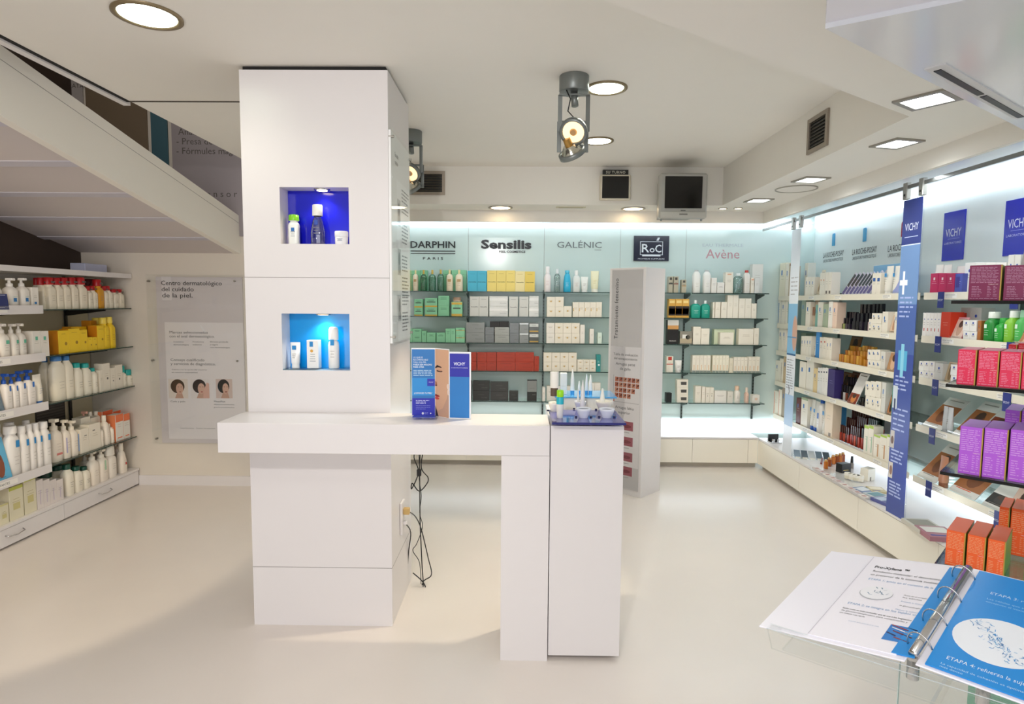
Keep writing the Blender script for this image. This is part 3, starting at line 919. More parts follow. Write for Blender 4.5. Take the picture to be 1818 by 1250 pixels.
# local: +x = away from the front along ... front face lies on y=0 from x=-wF to 0
g = Geo(); g.box(-wF, 0, 0, wR, 0, 1.885, WHITE, bev=.001); obj('body', g, t)
obj('acrylic_cover', bx(-.320, -.022, -.012, -.006, .05, 1.872, CLEAR), t)
g = Geo(); x0, x1 = -.318, -.024; xm = (x0+x1)/2
g.box(x0, x1, -.0055, -.001, .052, 1.868, hexmat('#cbc6c6'))
l0 = .0060
g.rect(x0, x1, .24, 1.24, '#e4dfe0', lift=l0)
mxv = Matrix.Translation((x0+.065, 0, 1.30)) @ Matrix.Rotation(PI/2, 4, 'Y').inverted()
g.text('Tratamiento femenino', 0, 0, .052, '#26262a', lift=l0+.0005, mx=mxv, width=.50, spacing=1.1)
for s, z, sz in (('Tabla de evaluación', 1.165, .03), ('del envejecimiento', 1.13, .03), ('Arrugas patas', 1.085, .034), ('de gallo', 1.045, .034), ('Arrugas labio', .72, .034), ('superior', .68, .034)):
    g.text(s, xm, z, sz, '#4a474b', lift=l0+.0005, align='CENTER')
for r, n in enumerate((6, 6, 5, 4)):
    for c in range(n):
        xx, zz = x0+.05+c*.040, .985-r*.045
        g.rect(xx, xx+.034, zz-.038, zz, ('#b9745c', '#a8604a', '#c58a70')[(r+c) % 3], lift=l0+.0004)
        g.poly([(xx+.010, zz-.028), (xx+.030, zz-.018), (xx+.034, zz-.004), (xx+.018, zz-.008)], '#5f2f26', lift=l0+.0007)
g.rect(x0+.012, x0+.046, .775, .815, '#a8604a', lift=l0+.0005)
g.rect(x0+.03, x1-.01, .775, .7775, '#8d888a', lift=l0+.0004)
g.rect(x0+.035, x0+.037, .86, 1.0, '#6d6a6c', lift=l0+.0004)
for z in (.60, .47, .34, .22):
    g.rect(x0+.11, x0+.235, z-.055, z+.02, '#9c5560', lift=l0+.0004); g.disc(x0+.172, z-.02, .045, .014, '#7b3640', lift=l0+.0007); g.rect(x0+.14, x0+.2, z-.075, z-.071, '#8d888a', lift=l0+.0004)
obj('printed_chart', g, t)

# ------------------------------------------------------------------ poster wall and column notice
A, B = at(262, 487, y=5.10), at(430, 790, y=5.10)
t = thing('wall_poster', 'large clear-mounted information poster on the wall under the stair', 'poster', (A.x, 5.126, B.z))
w, h = .80, A.z-B.z
obj('acrylic_cover', bx(-.02, w+.02, -.022, -.018, -.0, h, CLEAR), t)
g = Geo(); g.box(.06, w-.01, -.016, -.001, .01, h-.02, hexmat('#d8d0d0'))
l0 = .0165
def P_(px, py):
    q = at(px, py, y=5.109); return q.x-A.x, q.z-B.z
xa, za = P_(292, 572); xb, zb = P_(424, 780)
g.rect(xa, w-.012, zb, za, '#ece6e6', lift=l0)
xq, zq = P_(286, 491); xr, zr = P_(305, 533)
g.rect(xq-.0, xr, zr, zq, '#e6dfdf', lift=l0+.0001)
for s, px, py, wd in (('Centro dermatológico', 286, 506, 108), ('del cuidado', 287, 517, 57), ('de la piel.', 288, 528, 54)):
    x, z = P_(px, py); x2, _ = P_(px+wd, py)
    g.text(s, x, z, .052, '#29282a', lift=l0+.0006, width=x2-x, bold=.004)
for s, px, py, wd, sz in (('Marcas seleccionadas', 301, 592, 68, .032), ('con el aval dermatológico.', 301, 599, 80, .032), ('Consejo cualificado', 303, 641, 60, .032), ('y servicios de diagnóstico.', 303, 648, 80, .032),
                          ('Cosmética', 308, 608, 18, .016), ('dermatológica', 308, 613, 27, .016), ('Productos', 342, 608, 20, .016), ('solares', 342, 613, 16, .016), ('Eficacia probada', 373, 608, 32, .016), ('y segura', 373, 613, 14, .016), ('con dermatólogos', 373, 618, 35, .016),
                          ('Cabina con la ayuda del experto', 305, 657, 62, .014), ('en nuestros tratamientos', 305, 662, 46, .014), ('Cutis y pelo', 303, 714, 26, .02), ('Maquillaje', 380, 714, 20, .02), ('Asesoramiento', 380, 719, 36, .014), ('personalizado', 380, 724, 36, .014), ('www.farmacia · Centro de atención', 320, 761, 62, .013)):
    x, z = P_(px, py); x2, _ = P_(px+wd, py)
    g.text(s, x, z, sz, '#4b484b', lift=l0+.0006, width=x2-x)
for px, py, px2, py2, hair, bgc, lips in ((300, 673, 333, 707, '#4a3626', '#e8dcd2', '#a8685a'), (339, 673, 371, 707, '#2b1d1a', '#e9e2e0', '#b04a4c'), (384, 673, 412, 707, '#141012', '#d8c4bc', '#7c1c28')):
    x, z = P_(px, py2); x2, z2 = P_(px2, py)
    g.rect(x, x2, z, z2, bgc, lift=l0+.0005)
    cx, cz, ww, hh = (x+x2)/2, (z+z2)/2, x2-x, z2-z
    fx = cx+.012
    g.disc(cx-.005, cz+.02, ww*.36, hh*.36, hair, lift=l0+.0008)
    g.poly([(cx-.03, z), (cx+.045, z), (cx+.03, z+hh*.3), (cx-.01, z+hh*.3)], '#c9a08c', lift=l0+.0009)
    g.disc(fx, cz, ww*.19, hh*.28, '#d6ae9a', lift=l0+.0011)
    g.disc(fx+.004, cz-.028, .009, .004, lips, lift=l0+.0014, n=10)
    for e in (-.010, .014):
        g.disc(fx+e, cz+.015, .005, .0025, '#2a1c18', lift=l0+.0014, n=8)
x, z = P_(361, 707); x2, z2 = P_(371, 673)
g.poly([(x, z), (x2, z), (x2, z2-.04), (x2-.02, z2-.03), (x+.005, z+.06)], '#d9b0a0', lift=l0+.0016)
g.poly([(.42, h-.42), (.435, h-.43), (.47, h-.49), (.46, h-.49)], '#efeef0', lift=l0+.0006)
obj('printed_sheet', g, t)
for px, py in ((262, 499), (416, 499), (270, 640), (421, 641), (277, 779), (425, 779)):
    q = at(px, py, y=5.10)
    g = Geo(); mx = Matrix.Translation((min(max(q.x-A.x, .0), w), -.001, min(max(q.z-B.z, .02), h-.02))) @ Matrix.Rotation(PI/2, 4, 'X')
    g.loft([(0, .007, .007), (.026, .007, .007), (.028, .009, .009), (.031, .008, .008)], STEEL, 14, mx=mx); obj('standoff', g, t)

t = thing('notice_board', 'narrow acrylic notice on the right flank of the column', 'notice', (-.615, 2.90, 1.39))
R = Matrix.Rotation(PI/2, 4, 'Z')
obj('acrylic_cover', bx(.016, .021, -.035, .465, 0, 1.01, CLEAR), t)
g = Geo(R); g.box(-.025, .45, -.012, -.001, .01, 1.0, hexmat('#f2f2f0'))
l0 = .0125
g.rect(.10, .44, .02, .80, '#fafaf9', lift=l0)
g.text('Estudio', .06, .90, .03, '#4a4a4c', lift=l0+.0005); g.text('capilar', .06, .865, .03, '#4a4a4c', lift=l0+.0005)
for z0, n in ((.77, 4), (.68, 2), (.60, 6), (.44, 5), (.33, 6), (.23, 3), (.15, 6)):
    g.lines(.22, .42, z0, n, .018, .007, '#77777a', lift=l0+.0005)
for z0 in (.58, .34, .11):
    g.rect(.11, .19, z0, z0+.13, '#c3c3c2', lift=l0+.0003); g.disc(.15, z0+.075, .022, .04, '#3c3c3e', lift=l0+.0006); g.disc(.155, z0+.03, .03, .022, '#8a8a8a', lift=l0+.0008)
obj('printed_sheet', g, t)
for y, z in ((-.02, .97), (.44, .97), (-.02, .04), (.44, .04)):
    g = Geo(); g.loft([(0, .006, .006), (.025, .006, .006)], STEEL, 12, mx=Matrix.Translation((.001, y, z)) @ Matrix.Rotation(PI/2, 4, 'Y')); obj('standoff', g, t)

# socket and cables behind the counter
t = thing('wall_socket', 'white double wall socket low on the flank of the column', 'socket', (-.614, 3.11, .385))
g = Geo(); g.box(0, .012, -.04, .04, 0, .17, WHITE, bev=.003); obj('plate', g, t)
g = Geo(); g.box(.012, .045, -.014, .014, .10, .135, hexmat('#c9a86a'), bev=.004); obj('plug', g, t)['label'] = 'yellowed plug'
g = Geo(); g.box(.012, .03, -.012, .012, .045, .065, WHITE, bev=.003); obj('plug', g, t)
g = Geo(); g.box(-.02, .02, 0, .012, 0, .93, hexmat('#e4dfc6'))
g = Geo(); g.box(0, .03, -.015, .0, 0, .55, hexmat('#e6e2d6'), bev=.002)
def cable(label, pts, r=.0032, y=3.3):
    g = Geo()
    P = [at(px, py, y=y+dy) for px, py, dy in pts]
    out = []
    n = len(P)
    for i in range(n-1):
        p0, p1, p2, p3 = P[max(i-1, 0)], P[i], P[i+1], P[min(i+2, n-1)]
        for k in range(6):
            s = k/6
            out.append(.5*((2*p1)+(p2-p0)*s+(2*p0-5*p1+4*p2-p3)*s*s+(3*p1-p0-3*p2+p3)*s**3))
    out.append(P[-1])
    g.tube(out, r, BLACK, 6)
    return tag(obj('power_cable', g), label, 'cable', 'black cables under the counter')
cable('black cable looping lowest from the socket up behind the counter', [(718, 928, -.18), (729, 945, -.05), (725, 985, 0), (722, 1050, 0), (728, 1066, 0), (750, 1050, 0), (749, 1000, 0), (746, 930, 0), (745, 850, 0), (744, 790, 0)])
cable('black cable making the widest bend towards the counter leg', [(727, 909, -.18), (738, 918, -.05), (748, 940, .02), (760, 990, .02), (766, 1020, .02), (752, 1032, .02), (748, 1050, .01), (757, 1054, 0), (752, 1035, -.01), (733, 1017, -.01)])
cable('black cable kinked into a triangle just under the counter', [(753, 790, 0), (748, 830, 0), (760, 848, .0), (757, 860, .02), (744, 872, .02), (732, 858, .0), (731, 868, 0), (743, 838, 0), (735, 812, 0), (740, 790, 0)])
cable('thin black cable hanging straight in the tangle under the counter', [(748, 790, .03), (744, 845, .03), (748, 880, .03), (745, 910, .03), (750, 935, .03), (740, 965, .03), (733, 978, .03), (745, 1000, .03), (748, 1045, .03)], .0022)
g = Geo(); g.box(-.012, .012, -.01, .01, -.02, .02, BLACK, bev=.004)
p = at(744, 839, y=3.28)
tag(obj('plug_adapter', g, loc=p), 'small black connector block on the cables under the counter', 'plug')
# ------------------------------------------------------------------ products
_cache = {}
def cached(key, fn, name):
    if key not in _cache:
        _cache[key] = fn().mesh(name)
    return _cache[key]

def r5(v): return max(.005, round(v/.004)*.004)

def part(name, key, fn, parent):
    return obj(name, cached(key, fn, name), parent)

def mk_carton(w, h, d, s):
    """printed folding box standing on its base, front face at y = -d/2"""
    def f():
        g = Geo()
        c = s.get('c', '#f1e9d8')
        g.box(-w/2, w/2, -d/2, d/2, 0, h, hexmat(c, s.get('rough', .42)), bev=.0012)
        F = Matrix.Translation((0, -d/2, 0))
        ink = s.get('ink', '#8b8577')
        if 'side' in s:
            for q in (-1, 1):
                g.add([(q*(w/2+.0004), -d/2+.002, .001), (q*(w/2+.0004), d/2, .001), (q*(w/2+.0004), d/2, h-.001), (q*(w/2+.0004), -d/2+.002, h-.001)], [(0, 1, 2, 3)], s['side'])
            g.add([(-w/2, -d/2, -.0002), (w/2, -d/2, -.0002), (w/2, d/2, -.0002), (-w/2, d/2, -.0002)], [(3, 2, 1, 0)], s['side'])
        if 'band' in s:
            b0, b1, bc = s['band']
            g.rect(-w/2+.001, w/2-.001, b0*h, b1*h, bc, .0004, F)
        if 'band2' in s:
            b0, b1, bc = s['band2']
            g.rect(-w/2+.001, w/2-.001, b0*h, b1*h, bc, .0004, F)
        if 'logo' in s:
            lx, lz, lw, lh, lc = s['logo']
            g.rect(-w/2+(lx-lw/2)*w, -w/2+(lx+lw/2)*w, (lz-lh/2)*h, (lz+lh/2)*h, lc, .0006, F)
        if 'disc' in s:
            lx, lz, lr, lc = s['disc']
            g.disc(-w/2+lx*w, lz*h, lr*w, lr*w, lc, .0006, 12, F)
        if 'word' in s:
            tx, tz, tw, tc = s['word']
            g.text(s.get('txt', 'Sensilis'), -w/2+tx*w, tz*h, h*.05 if 'tsz' not in s else s['tsz']*h, tc, lift=.0008, align='CENTER', width=tw*w, bold=.02, mx=F)
        if s.get('print', 1):
            st = random.getstate(); random.seed(int(w*1e4+h*1e3))
            z = h*s.get('pz', .62)
            n = s.get('pn', 2)
            for i in range(n):
                ww = w*random.uniform(.35, .6)
                g.rect(-ww/2, ww/2, z-i*h*.08-.0012, z-i*h*.08+.0012, ink, .0005, F)
            random.setstate(st)
        g.rect(-w/2+.002, w/2-.002, h+.0002, h+.0003, c, 0) if False else None
        return g
    return f

def P(base, **k):
    d = dict(base); d.update(k); return d

CREAM = dict(c='#efe7d6', ink='#b9ad95')
PEARL = dict(c='#eee9df', ink='#b7b0a5')

def build(kind, w, h, d, s, parent):
    """parts of one product under its empty; base centre at the origin, front towards -y"""
    w, h, d = r5(w), r5(h), r5(d)
    sk = repr(sorted((k, v) for k, v in s.items()))
    key = (kind, w, h, d, sk)
    c = s.get('c', '#f3efe6')
    capc = s.get('cap', '#f3f1ec')
    rr = s.get('rough', .32)
    def bodymat():
        if s.get('clear'):
            return glass('clear_'+c, tuple(min(1, v*1.0+.0) for v in rgb(c)), .15)
        return hexmat(c, rr)
    def label(g, yz=None):
        F = Matrix.Translation((0, -d/2*.985, 0))
        ink = s.get('ink', '#9a958c')
        if 'logo' in s:
            lx, lz, lw, lh, lc = s['logo']
            cx = (lx-.5)*w
            g.rect(cx-lw*w/2, cx+lw*w/2, (lz-lh/2)*h, (lz+lh/2)*h, lc, .0022, F)
        if 'word' in s:
            tx, tz, tw, tc = s['word']
            g.text(s['txt'], (tx-.5)*w, tz*h, h*.05, tc, lift=.0024, align='CENTER', width=tw*w, mx=F)
        if s.get('print', 1):
            for i in range(3):
                ww = w*(.42, .3, .36)[i]
                z = h*(.42-.07*i)
                g.rect(-ww/2, ww/2, z-.001, z+.001, ink, .002, F)
    if kind == 'carton':
        return obj('carton', cached(key, mk_carton(w, h, d, s), 'carton'), parent)
    if kind in ('bottle', 'pump_bottle', 'spray'):
        ch = s.get('caph', .16)*h if kind == 'bottle' else (.26*h if kind == 'pump_bottle' else .3*h)
        bh = h-ch
        pw = s.get('pw', 3.2)
        tp = s.get('taper', 1.0)
        nk = s.get('neck', .38)
        def fb():
            g = Geo()
            rx, ry = w/2, d/2
            pr = [(0, rx*.93, ry*.93, pw), (.004, rx*.99, ry*.99, pw), (bh*.45, rx, ry, pw), (bh*.80, rx*tp, ry*tp, pw), (bh*.9, rx*tp*.88, ry*tp*.88, 2.6), (bh*.965, rx*tp*.62, ry*tp*.62, 2.2), (bh, w*nk/2+.001, w*nk/2+.001, 2)]
            g.loft(pr, bodymat(), 20)
            label(g)
            if 'band' in s:
                b0, b1, bc = s['band']
                g.loft([(bh*b0, rx*1.006, ry*1.006, pw), (bh*b1, rx*1.006, ry*1.006, pw)], hexmat(bc), 20, cap=(0, 0))
            return g
        o = obj('body', cached(key+('b',), fb, 'bottle_body'), parent)
        def fc():
            g = Geo()
            r = w*nk/2*s.get('capw', 1.25)
            m = hexmat(capc, .3)
            if kind == 'bottle':
                g.loft([(bh, r, r), (bh+ch*.08, r*1.02, r*1.02), (h-ch*.08, r*.98, r*.98), (h, r*.88, r*.88)], m, 18)
            elif kind == 'spray':
                g.loft([(bh*.985, w*.46, d*.46, 2), (h*.93, w*.44, d*.44, 2), (h*.985, w*.36, d*.36, 2), (h, w*.2, d*.2, 2)], m, 18)
            else:
                g.loft([(bh, r, r), (bh+ch*.35, r, r), (bh+ch*.40, r*.5, r*.5), (bh+ch*.72, r*.42, r*.42)], m, 14)
                g.box(-r*.75, r*.75, -d*.42, r*.8, bh+ch*.72, h, m, bev=.002)
            return g
        obj('pump' if kind == 'pump_bottle' else 'cap', cached(key+('c',), fc, 'bottle_cap'), parent)
        return o
    if kind == 'tube':
        ch = .16*h
        def fb():
            g = Geo()
            g.loft([(ch, w*.40, min(d, w)*.40, 2), (ch+.006, w*.43, min(d, w)*.43, 2), (h*.6, w*.47, min(d, w)*.33, 2), (h*.93, w*.5, .004, 2.5), (h, w*.5, .002, 3)], bodymat(), 18)
            F = Matrix.Translation((0, -min(d, w)*.33, 0))
            if 'logo' in s:
                lx, lz, lw, lh, lc = s['logo']
                g.rect((lx-.5-lw/2)*w, (lx-.5+lw/2)*w, (lz-lh/2)*h, (lz+lh/2)*h, lc, .006, F)
            for i in range(3):
                g.rect(-w*.2, w*(.2-.06*i), h*(.55-.07*i)-.001, h*(.55-.07*i)+.001, s.get('ink', '#9a958c'), .006, F)
            return g
        def fc():
            g = Geo(); g.loft([(0, w*.40, min(d, w)*.40), (ch, w*.38, min(d, w)*.38)], hexmat(capc, .3), 18); return g
        o = obj('body', cached(key+('b',), fb, 'tube_body'), parent)
        obj('cap', cached(key+('c',), fc, 'tube_cap'), parent)
        return o
    if kind == 'jar':
        def fb():
            g = Geo(); g.loft([(0, w*.42, d*.42), (h*.1, w*.47, d*.47), (h*.6, w*.48, d*.48), (h*.62, w*.42, d*.42)], bodymat(), 20); label(g); return g
        def fc():
            g = Geo(); g.loft([(h*.6, w*.5, d*.5), (h*.95, w*.5, d*.5), (h, w*.46, d*.46)], hexmat(capc, .25), 20); return g
        o = obj('body', cached(key+('b',), fb, 'jar_body'), parent)
        obj('lid', cached(key+('c',), fc, 'jar_lid'), parent)
        return o
    if kind == 'leaflet':
        # leaning printed card in a small clear holder
        def fb():
            g = Geo()
            mx = Matrix.Translation((0, -d*.3, .004)) @ Matrix.Rotation(-s.get('lean', .22), 4, 'X')
            hh = h/math.cos(s.get('lean', .22))-.006
            g.box(-w/2, w/2, -.004, 0, 0, hh, hexmat(c, .35), mx=mx)
            F = mx @ Matrix.Translation((0, -.004, 0))
            if 'pic' in s:
                a, b_, c1, c2 = s['pic']
                g.rect(-w/2+.002, w/2-.002, a*hh, b_*hh, c1, .0005, F)
                g.disc(w*.02, (a+b_)/2*hh, w*.26, (b_-a)*hh*.4, c2, .0008, 12, F)
                g.disc(w*.0, (a+b_)/2*hh+(b_-a)*hh*.25, w*.2, (b_-a)*hh*.2, '#4a342a', .0011, 10, F)
            g.rect(-w*.35, w*.35, hh*.9, hh*.93, s.get('ink', '#8d8578'), .0005, F)
            g.rect(-w*.35, w*.2, hh*.12, hh*.14, s.get('ink', '#8d8578'), .0005, F)
            return g
        def fh():
            g = Geo()
            g.box(-w/2-.003, w/2+.003, -d/2, d/2, 0, .003, CLEAR)
            g.box(-w/2-.003, w/2+.003, -d/2, -d/2+.003, 0, min(.03, h*.25), CLEAR)
            return g
        o = obj('card', cached(key+('b',), fb, 'card'), parent)
        obj('holder', cached(key+('c',), fh, 'holder'), parent)
        return o
    if kind == 'compact_rack':
        # row of slanted opened compacts with dark mirrors behind a pale ledge
        n = max(2, int(s.get('n', 4)))
        g = Geo(); g.box(-w/2, w/2, -d/2, d/2, 0, .012, hexmat('#d8d4cf'))
        g.box(-w/2, w/2, -d/2, -d/2+.03, .012, .022, hexmat('#c9c5c2'), mx=None)
        obj('tray', g, parent)
        g = Geo(); g.box(-w/2+.006, w/2-.006, -d/2-.001, -d/2, .003, .02, hexmat('#f3f2ee')); obj('price_strip', g, parent)
        for i in range(n):
            x = -w/2+(i+.5)*w/n
            g = Geo(); mx = Matrix.Translation((x-.006, d*.12, .02)) @ Matrix.Rotation(-.2, 4, 'Z') @ Matrix.Rotation(.5, 4, 'Y') @ Matrix.Rotation(-.35, 4, 'X')
            g.box(-.42*w/n, .42*w/n, -.004, .004, 0, h-.02, hexmat(c, .3), mx=mx, bev=.001)
            g.rect(-.34*w/n, .34*w/n, (h-.02)*.4, h-.03, hexmat('#14121e', .08), lift=.0045, mx=mx)
            g.rect(-.34*w/n, .34*w/n, .004, (h-.02)*.36, hexmat(s.get('pan', '#5a4f86')), lift=.0045, mx=mx)
            obj('compact', g, parent)
        return
    if kind == 'tester_rack':
        # clear stepped tray with a row of small dark-capped testers
        n = max(2, int(s.get('n', 4)))
        g = Geo(); g.box(-w/2, w/2, -d/2, d/2, 0, .006, CLEAR); g.box(-w/2, w/2, -d/2, -d/2+.03, .006, .014, hexmat('#e9e7e3')); g.box(-w/2, w/2, d*.1, d/2, .006, .035, CLEAR)
        obj('tray', g, parent)
        for r in range(s.get('rows', 2)):
            for i in range(n):
                x = -w/2+(i+.5+.25*(r % 2))*w/n*.93
                y = -d*.08+r*d*.27
                hh = h*(.62+.3*r)
                ww = w/n*.36
                cc = s.get('cols', ('#7a2a22', '#a03a2a', '#5a1f1c'))[(i+r) % len(s.get('cols', (1, 2, 3)))]
                g = Geo(); g.box(x-ww, x+ww, y-ww, y+ww, .006, hh*.55, hexmat(cc, .25), bev=.001)
                if s.get('capc'): g.box(x-ww*.8, x+ww*.8, y-ww*.8, y+ww*.8, hh*.55, hh, hexmat(s['capc'], .25), bev=.001)
                obj('tester', g, parent)
        return
    raise ValueError(kind)

CAT = {'carton': 'box', 'bottle': 'bottle', 'pump_bottle': 'bottle', 'spray': 'bottle', 'tube': 'tube', 'jar': 'jar', 'leaflet': 'leaflet', 'compact_rack': 'display rack', 'tester_rack': 'display rack'}
NAME = {'carton': 'product_carton', 'bottle': 'lotion_bottle', 'pump_bottle': 'pump_bottle', 'spray': 'spray_can', 'tube': 'cream_tube', 'jar': 'cream_jar', 'leaflet': 'leaflet_stand', 'compact_rack': 'compact_display', 'tester_rack': 'tester_display'}
placed = []      # (shelf phrase, description, run position, object)
FR = {'back': (0, 'y', 5.885), 'left': (PI/2, 'x', -3.305), 'leftn': (PI/2, 'x', -3.262), 'right': (-PI/2, 'x', 2.566), 'rcab': (-PI/2, 'x', 2.40), 'rcabb': (-PI/2, 'x', 2.55)}

def place(frame, z, where, kind, x0, x1, ytop, desc, s, depth=.06, back=0, lift=0, ybot=None):
    rz, ax, pv = FR[frame]
    sg_ = {'back': 1, 'left': -1, 'leftn': -1, 'right': 1, 'rcab': 1, 'rcabb': 1}[frame]
    pv = pv+sg_*back
    A, B = at(x0, 700, **{ax: pv}), at(x1, 700, **{ax: pv})
    # read the run at the height of the item, not at an arbitrary height
    zz = z+lift
    for _ in range(2):
        A, B = [on_level(px, zz+.04, ax, pv) for px in (x0, x1)]
    a, b_ = (A.x, B.x) if ax == 'y' else (A.y, B.y)
    w = abs(b_-a)-.0015
    mid = (a+b_)/2
    top = at((x0+x1)/2, ytop, **{ax: pv}).z
    h = top-z-lift
    if h < .015: h = .015
    loc = (mid, pv+depth/2, zz) if ax == 'y' else ((pv+sg_*depth/2), mid, zz)
    if kind == 'carton':
        o = obj(NAME[kind], cached((kind, r5(w), r5(h), r5(depth), repr(sorted(s.items()))), mk_carton(r5(w), r5(h), r5(depth), s), 'carton'), loc=loc, rz=rz)
        # real size, so that stacked boxes touch
        o.scale = (w/r5(w), 1, (h-.0008)/r5(h))
    else:
        o = bpy.data.objects.new(NAME[kind], None)
        COL.objects.link(o)
        o.empty_display_size = .03
        o.location = loc
        o.rotation_euler = (0, 0, rz)
        build(kind, w, h, depth, s, o)
    o['category'] = CAT[kind]
    placed.append((where, desc, mid if ax == 'y' or frame.startswith('left') else -mid, z+lift, o))
    return o, h

def on_level(px, z, ax, pv):
    """point of plane ax=pv at height z seen in photo column px"""
    lo, hi = -200, 1500
    for _ in range(40):
        m = (lo+hi)/2
        if at(px, m, **{ax: pv}).z > z: lo = m
        else: hi = m
    return at(px, (lo+hi)/2, **{ax: pv})

def run(frame, z, where, T, items, depth=.07):
    ox, oy, k = T
    for it in items:
        kind, a, b_, top, desc, s = it[:6]
        o = it[6] if len(it) > 6 else {}
        X = lambda v: ox+v/k
        n = o.get('n', 1)
        tiers = o.get('tiers', 1)
        step = (b_-a)/n
        dd = o.get('d', depth)
        for i in range(n):
            x0, x1 = X(a+i*step), X(a+(i+1)*step)
            yt = oy+top/k+o.get('slope', 0)*(x1-X(a))
            if tiers == 1:
                place(frame, z, where, kind, x0, x1, yt, desc, s, dd, o.get('back', 0), o.get('lift', 0))
            else:
                pv = FR[frame][2]+({'left': -1, 'leftn': -1}.get(frame, 1))*o.get('back', 0)
                H = at((x0+x1)/2, yt, **{FR[frame][1]: pv}).z-z
                for t_ in range(tiers):
                    hh = H/tiers
                    lf = hh*t_
                    # aim at the tier's own top
                    rz, ax, _ = FR[frame]
                    A = at((x0+x1)/2, yt, **{ax: pv})
                    ytt = row_of((x0+x1)/2, z+lf+hh, ax, pv)
                    place(frame, z, where, kind, x0, x1, ytt, (('lower ', 'upper ') if tiers == 2 else ('lowest ', 'middle ', 'uppermost '))[t_]+desc, s, dd, o.get('back', 0), lf)

def row_of(px, z, ax, pv):
    lo, hi = -200, 1500
    for _ in range(40):
        m = (lo+hi)/2
        if at(px, m, **{ax: pv}).z > z: lo = m
        else: hi = m
    return (lo+hi)/2

ORD = ['first', 'second', 'third', 'fourth', 'fifth', 'sixth', 'seventh', 'eighth', 'ninth', 'tenth', 'eleventh', 'twelfth', 'thirteenth', 'fourteenth', 'fifteenth', 'sixteenth', 'seventeenth', 'eighteenth', 'nineteenth', 'twentieth']
def name_all():
    by = {}
    for w, d, x, z, o in placed:
        by.setdefault((w, d), []).append((x, z, o))
    for (w, d), L in by.items():
        L.sort(key=lambda t: (round(t[0], 2), t[1]))
        for i, (x, z, o) in enumerate(L):
            if len(L) == 1:
                o['label'] = f'{d}, {w}'
            elif len(L) == 2:
                o['label'] = f'{d}, {("left", "right")[i]} of two, {w}'
            else:
                o['label'] = f'{d}, {ORD[i] if i < 20 else str(i+1)+"th"} from left, {w}'
            o['group'] = f'{d.replace("upper ", "").replace("lower ", "").replace("uppermost ", "").replace("lowest ", "").replace("middle ", "")}s, {w}'

# ---- back wall, behind the counter
BW = lambda k: f'{LEV[k]} back shelf by the counter'
BP = lambda k: f'{LEV[k]} back shelf past the pillar'
A5 = (720, 380, 4.914)
mint = dict(c='#8fd0a6', ink='#4f8a67', pn=3, pz=.8)
mintg = P(mint, band=(.0, .16, '#d9b24a'), logo=(.5, .55, .7, .1, '#4a5a4a'))
cbot = dict(c='#f2e2c6', cap='#e8d9a0', ink='#a58a60', capw=.9, caph=.2, neck=.34, pw=2.2, logo=(.5, .5, .5, .12, '#c2a070'))
gbot = dict(c='#b9dccb', cap='#d3b45a', ink='#7fa894', capw=.9, caph=.2, neck=.34, pw=2.2, clear=1)
teal = dict(c='#45b4cf', ink='#2f7f9a', word=(.5, .44, .8, '#1c2a33'), pz=.85, pn=1)
yell = dict(c='#f0d878', ink='#b59a48', word=(.5, .44, .8, '#3c3418'), pz=.85, pn=1)
pale = P(yell, c='#f1e0a2')
run('back', ZB[0], BW(0), A5, [
    ('carton', 10, 130, 492, 'mint green carton standing behind bottles', mint, dict(n=1, back=.09)),
    ('carton', 130, 190, 490, 'mint green carton standing behind bottles', mint, dict(n=1, back=.09)),
    ('carton', 325, 395, 490, 'mint green carton standing behind bottles', mint, dict(back=.09)),
    ('carton', 400, 530, 488, 'mint green carton standing behind bottles', mint, dict(n=2, back=.09)),
    ('bottle', -30, 30, 488, 'cream dropper bottle with gold collar', cbot),
    ('bottle', 58, 108, 485, 'cream dropper bottle with gold collar', cbot),
    ('bottle', 126, 182, 485, 'translucent green bottle with gold collar', gbot),
    ('bottle', 198, 262, 485, 'translucent green bottle with gold collar', gbot),
    ('bottle', 274, 332, 485, 'translucent green bottle with gold collar', gbot),
    ('bottle', 352, 412, 485, 'cream dropper bottle with gold collar', cbot),
    ('bottle', 433, 498, 485, 'cream dropper bottle with gold collar', cbot),
    ('carton', 541, 708, 495, 'teal blue carton with a dark word', teal, dict(n=2)),
    ('carton', 712, 957, 492, 'yellow carton with a dark word', yell, dict(n=3)),
    ('carton', 957, 1040, 498, 'paler yellow carton with a dark word', pale),
    ('carton', 1040, 1128, 500, 'deep yellow carton with a dark word', P(yell, c='#e8cb5e')),
    ('bottle', 1210, 1268, 455, 'tall white bottle with a rosy tint', dict(c='#f2e9e6', cap='#f5f0ee', ink='#c99a8a', caph=.28, neck=.5)),
    ('bottle', 1295, 1352, 478, 'clear bottle with a pale grey cap', dict(c='#dfe6e4', cap='#e5e9e8', clear=1, caph=.2)),
    ('bottle', 1378, 1444, 492, 'bright blue pointed bottle', dict(c='#2fb3d8', cap='#5cc4e0', taper=.8, caph=.12, neck=.5, ink='#d5eff8')),
    ('bottle', 1458, 1524, 490, 'whitish bottle with a slim neck', dict(c='#e6e8e2', cap='#f2f2ee', ink='#b58a7a', caph=.22, neck=.4)),
    ('tube', 1530, 1596, 545, 'short white cream tube', dict(c='#eef0ea', cap='#e6e8e2')),
    ('tube', 1616, 1690, 495, 'tall pale yellow cream tube', dict(c='#f0ecc8', cap='#f3f1e0', ink='#c9bb6a')),
])
whs = dict(c='#cfcfc8', rough=.3, ink='#8f8f88', word=(.5, .46, .75, '#34342f'), pz=.86, pn=1)
shiny = dict(c='#d4d4ce', rough=.12, word=(.75, .3, .35, '#3a3a36'), print=0, band=(.55, .8, '#efefec'))
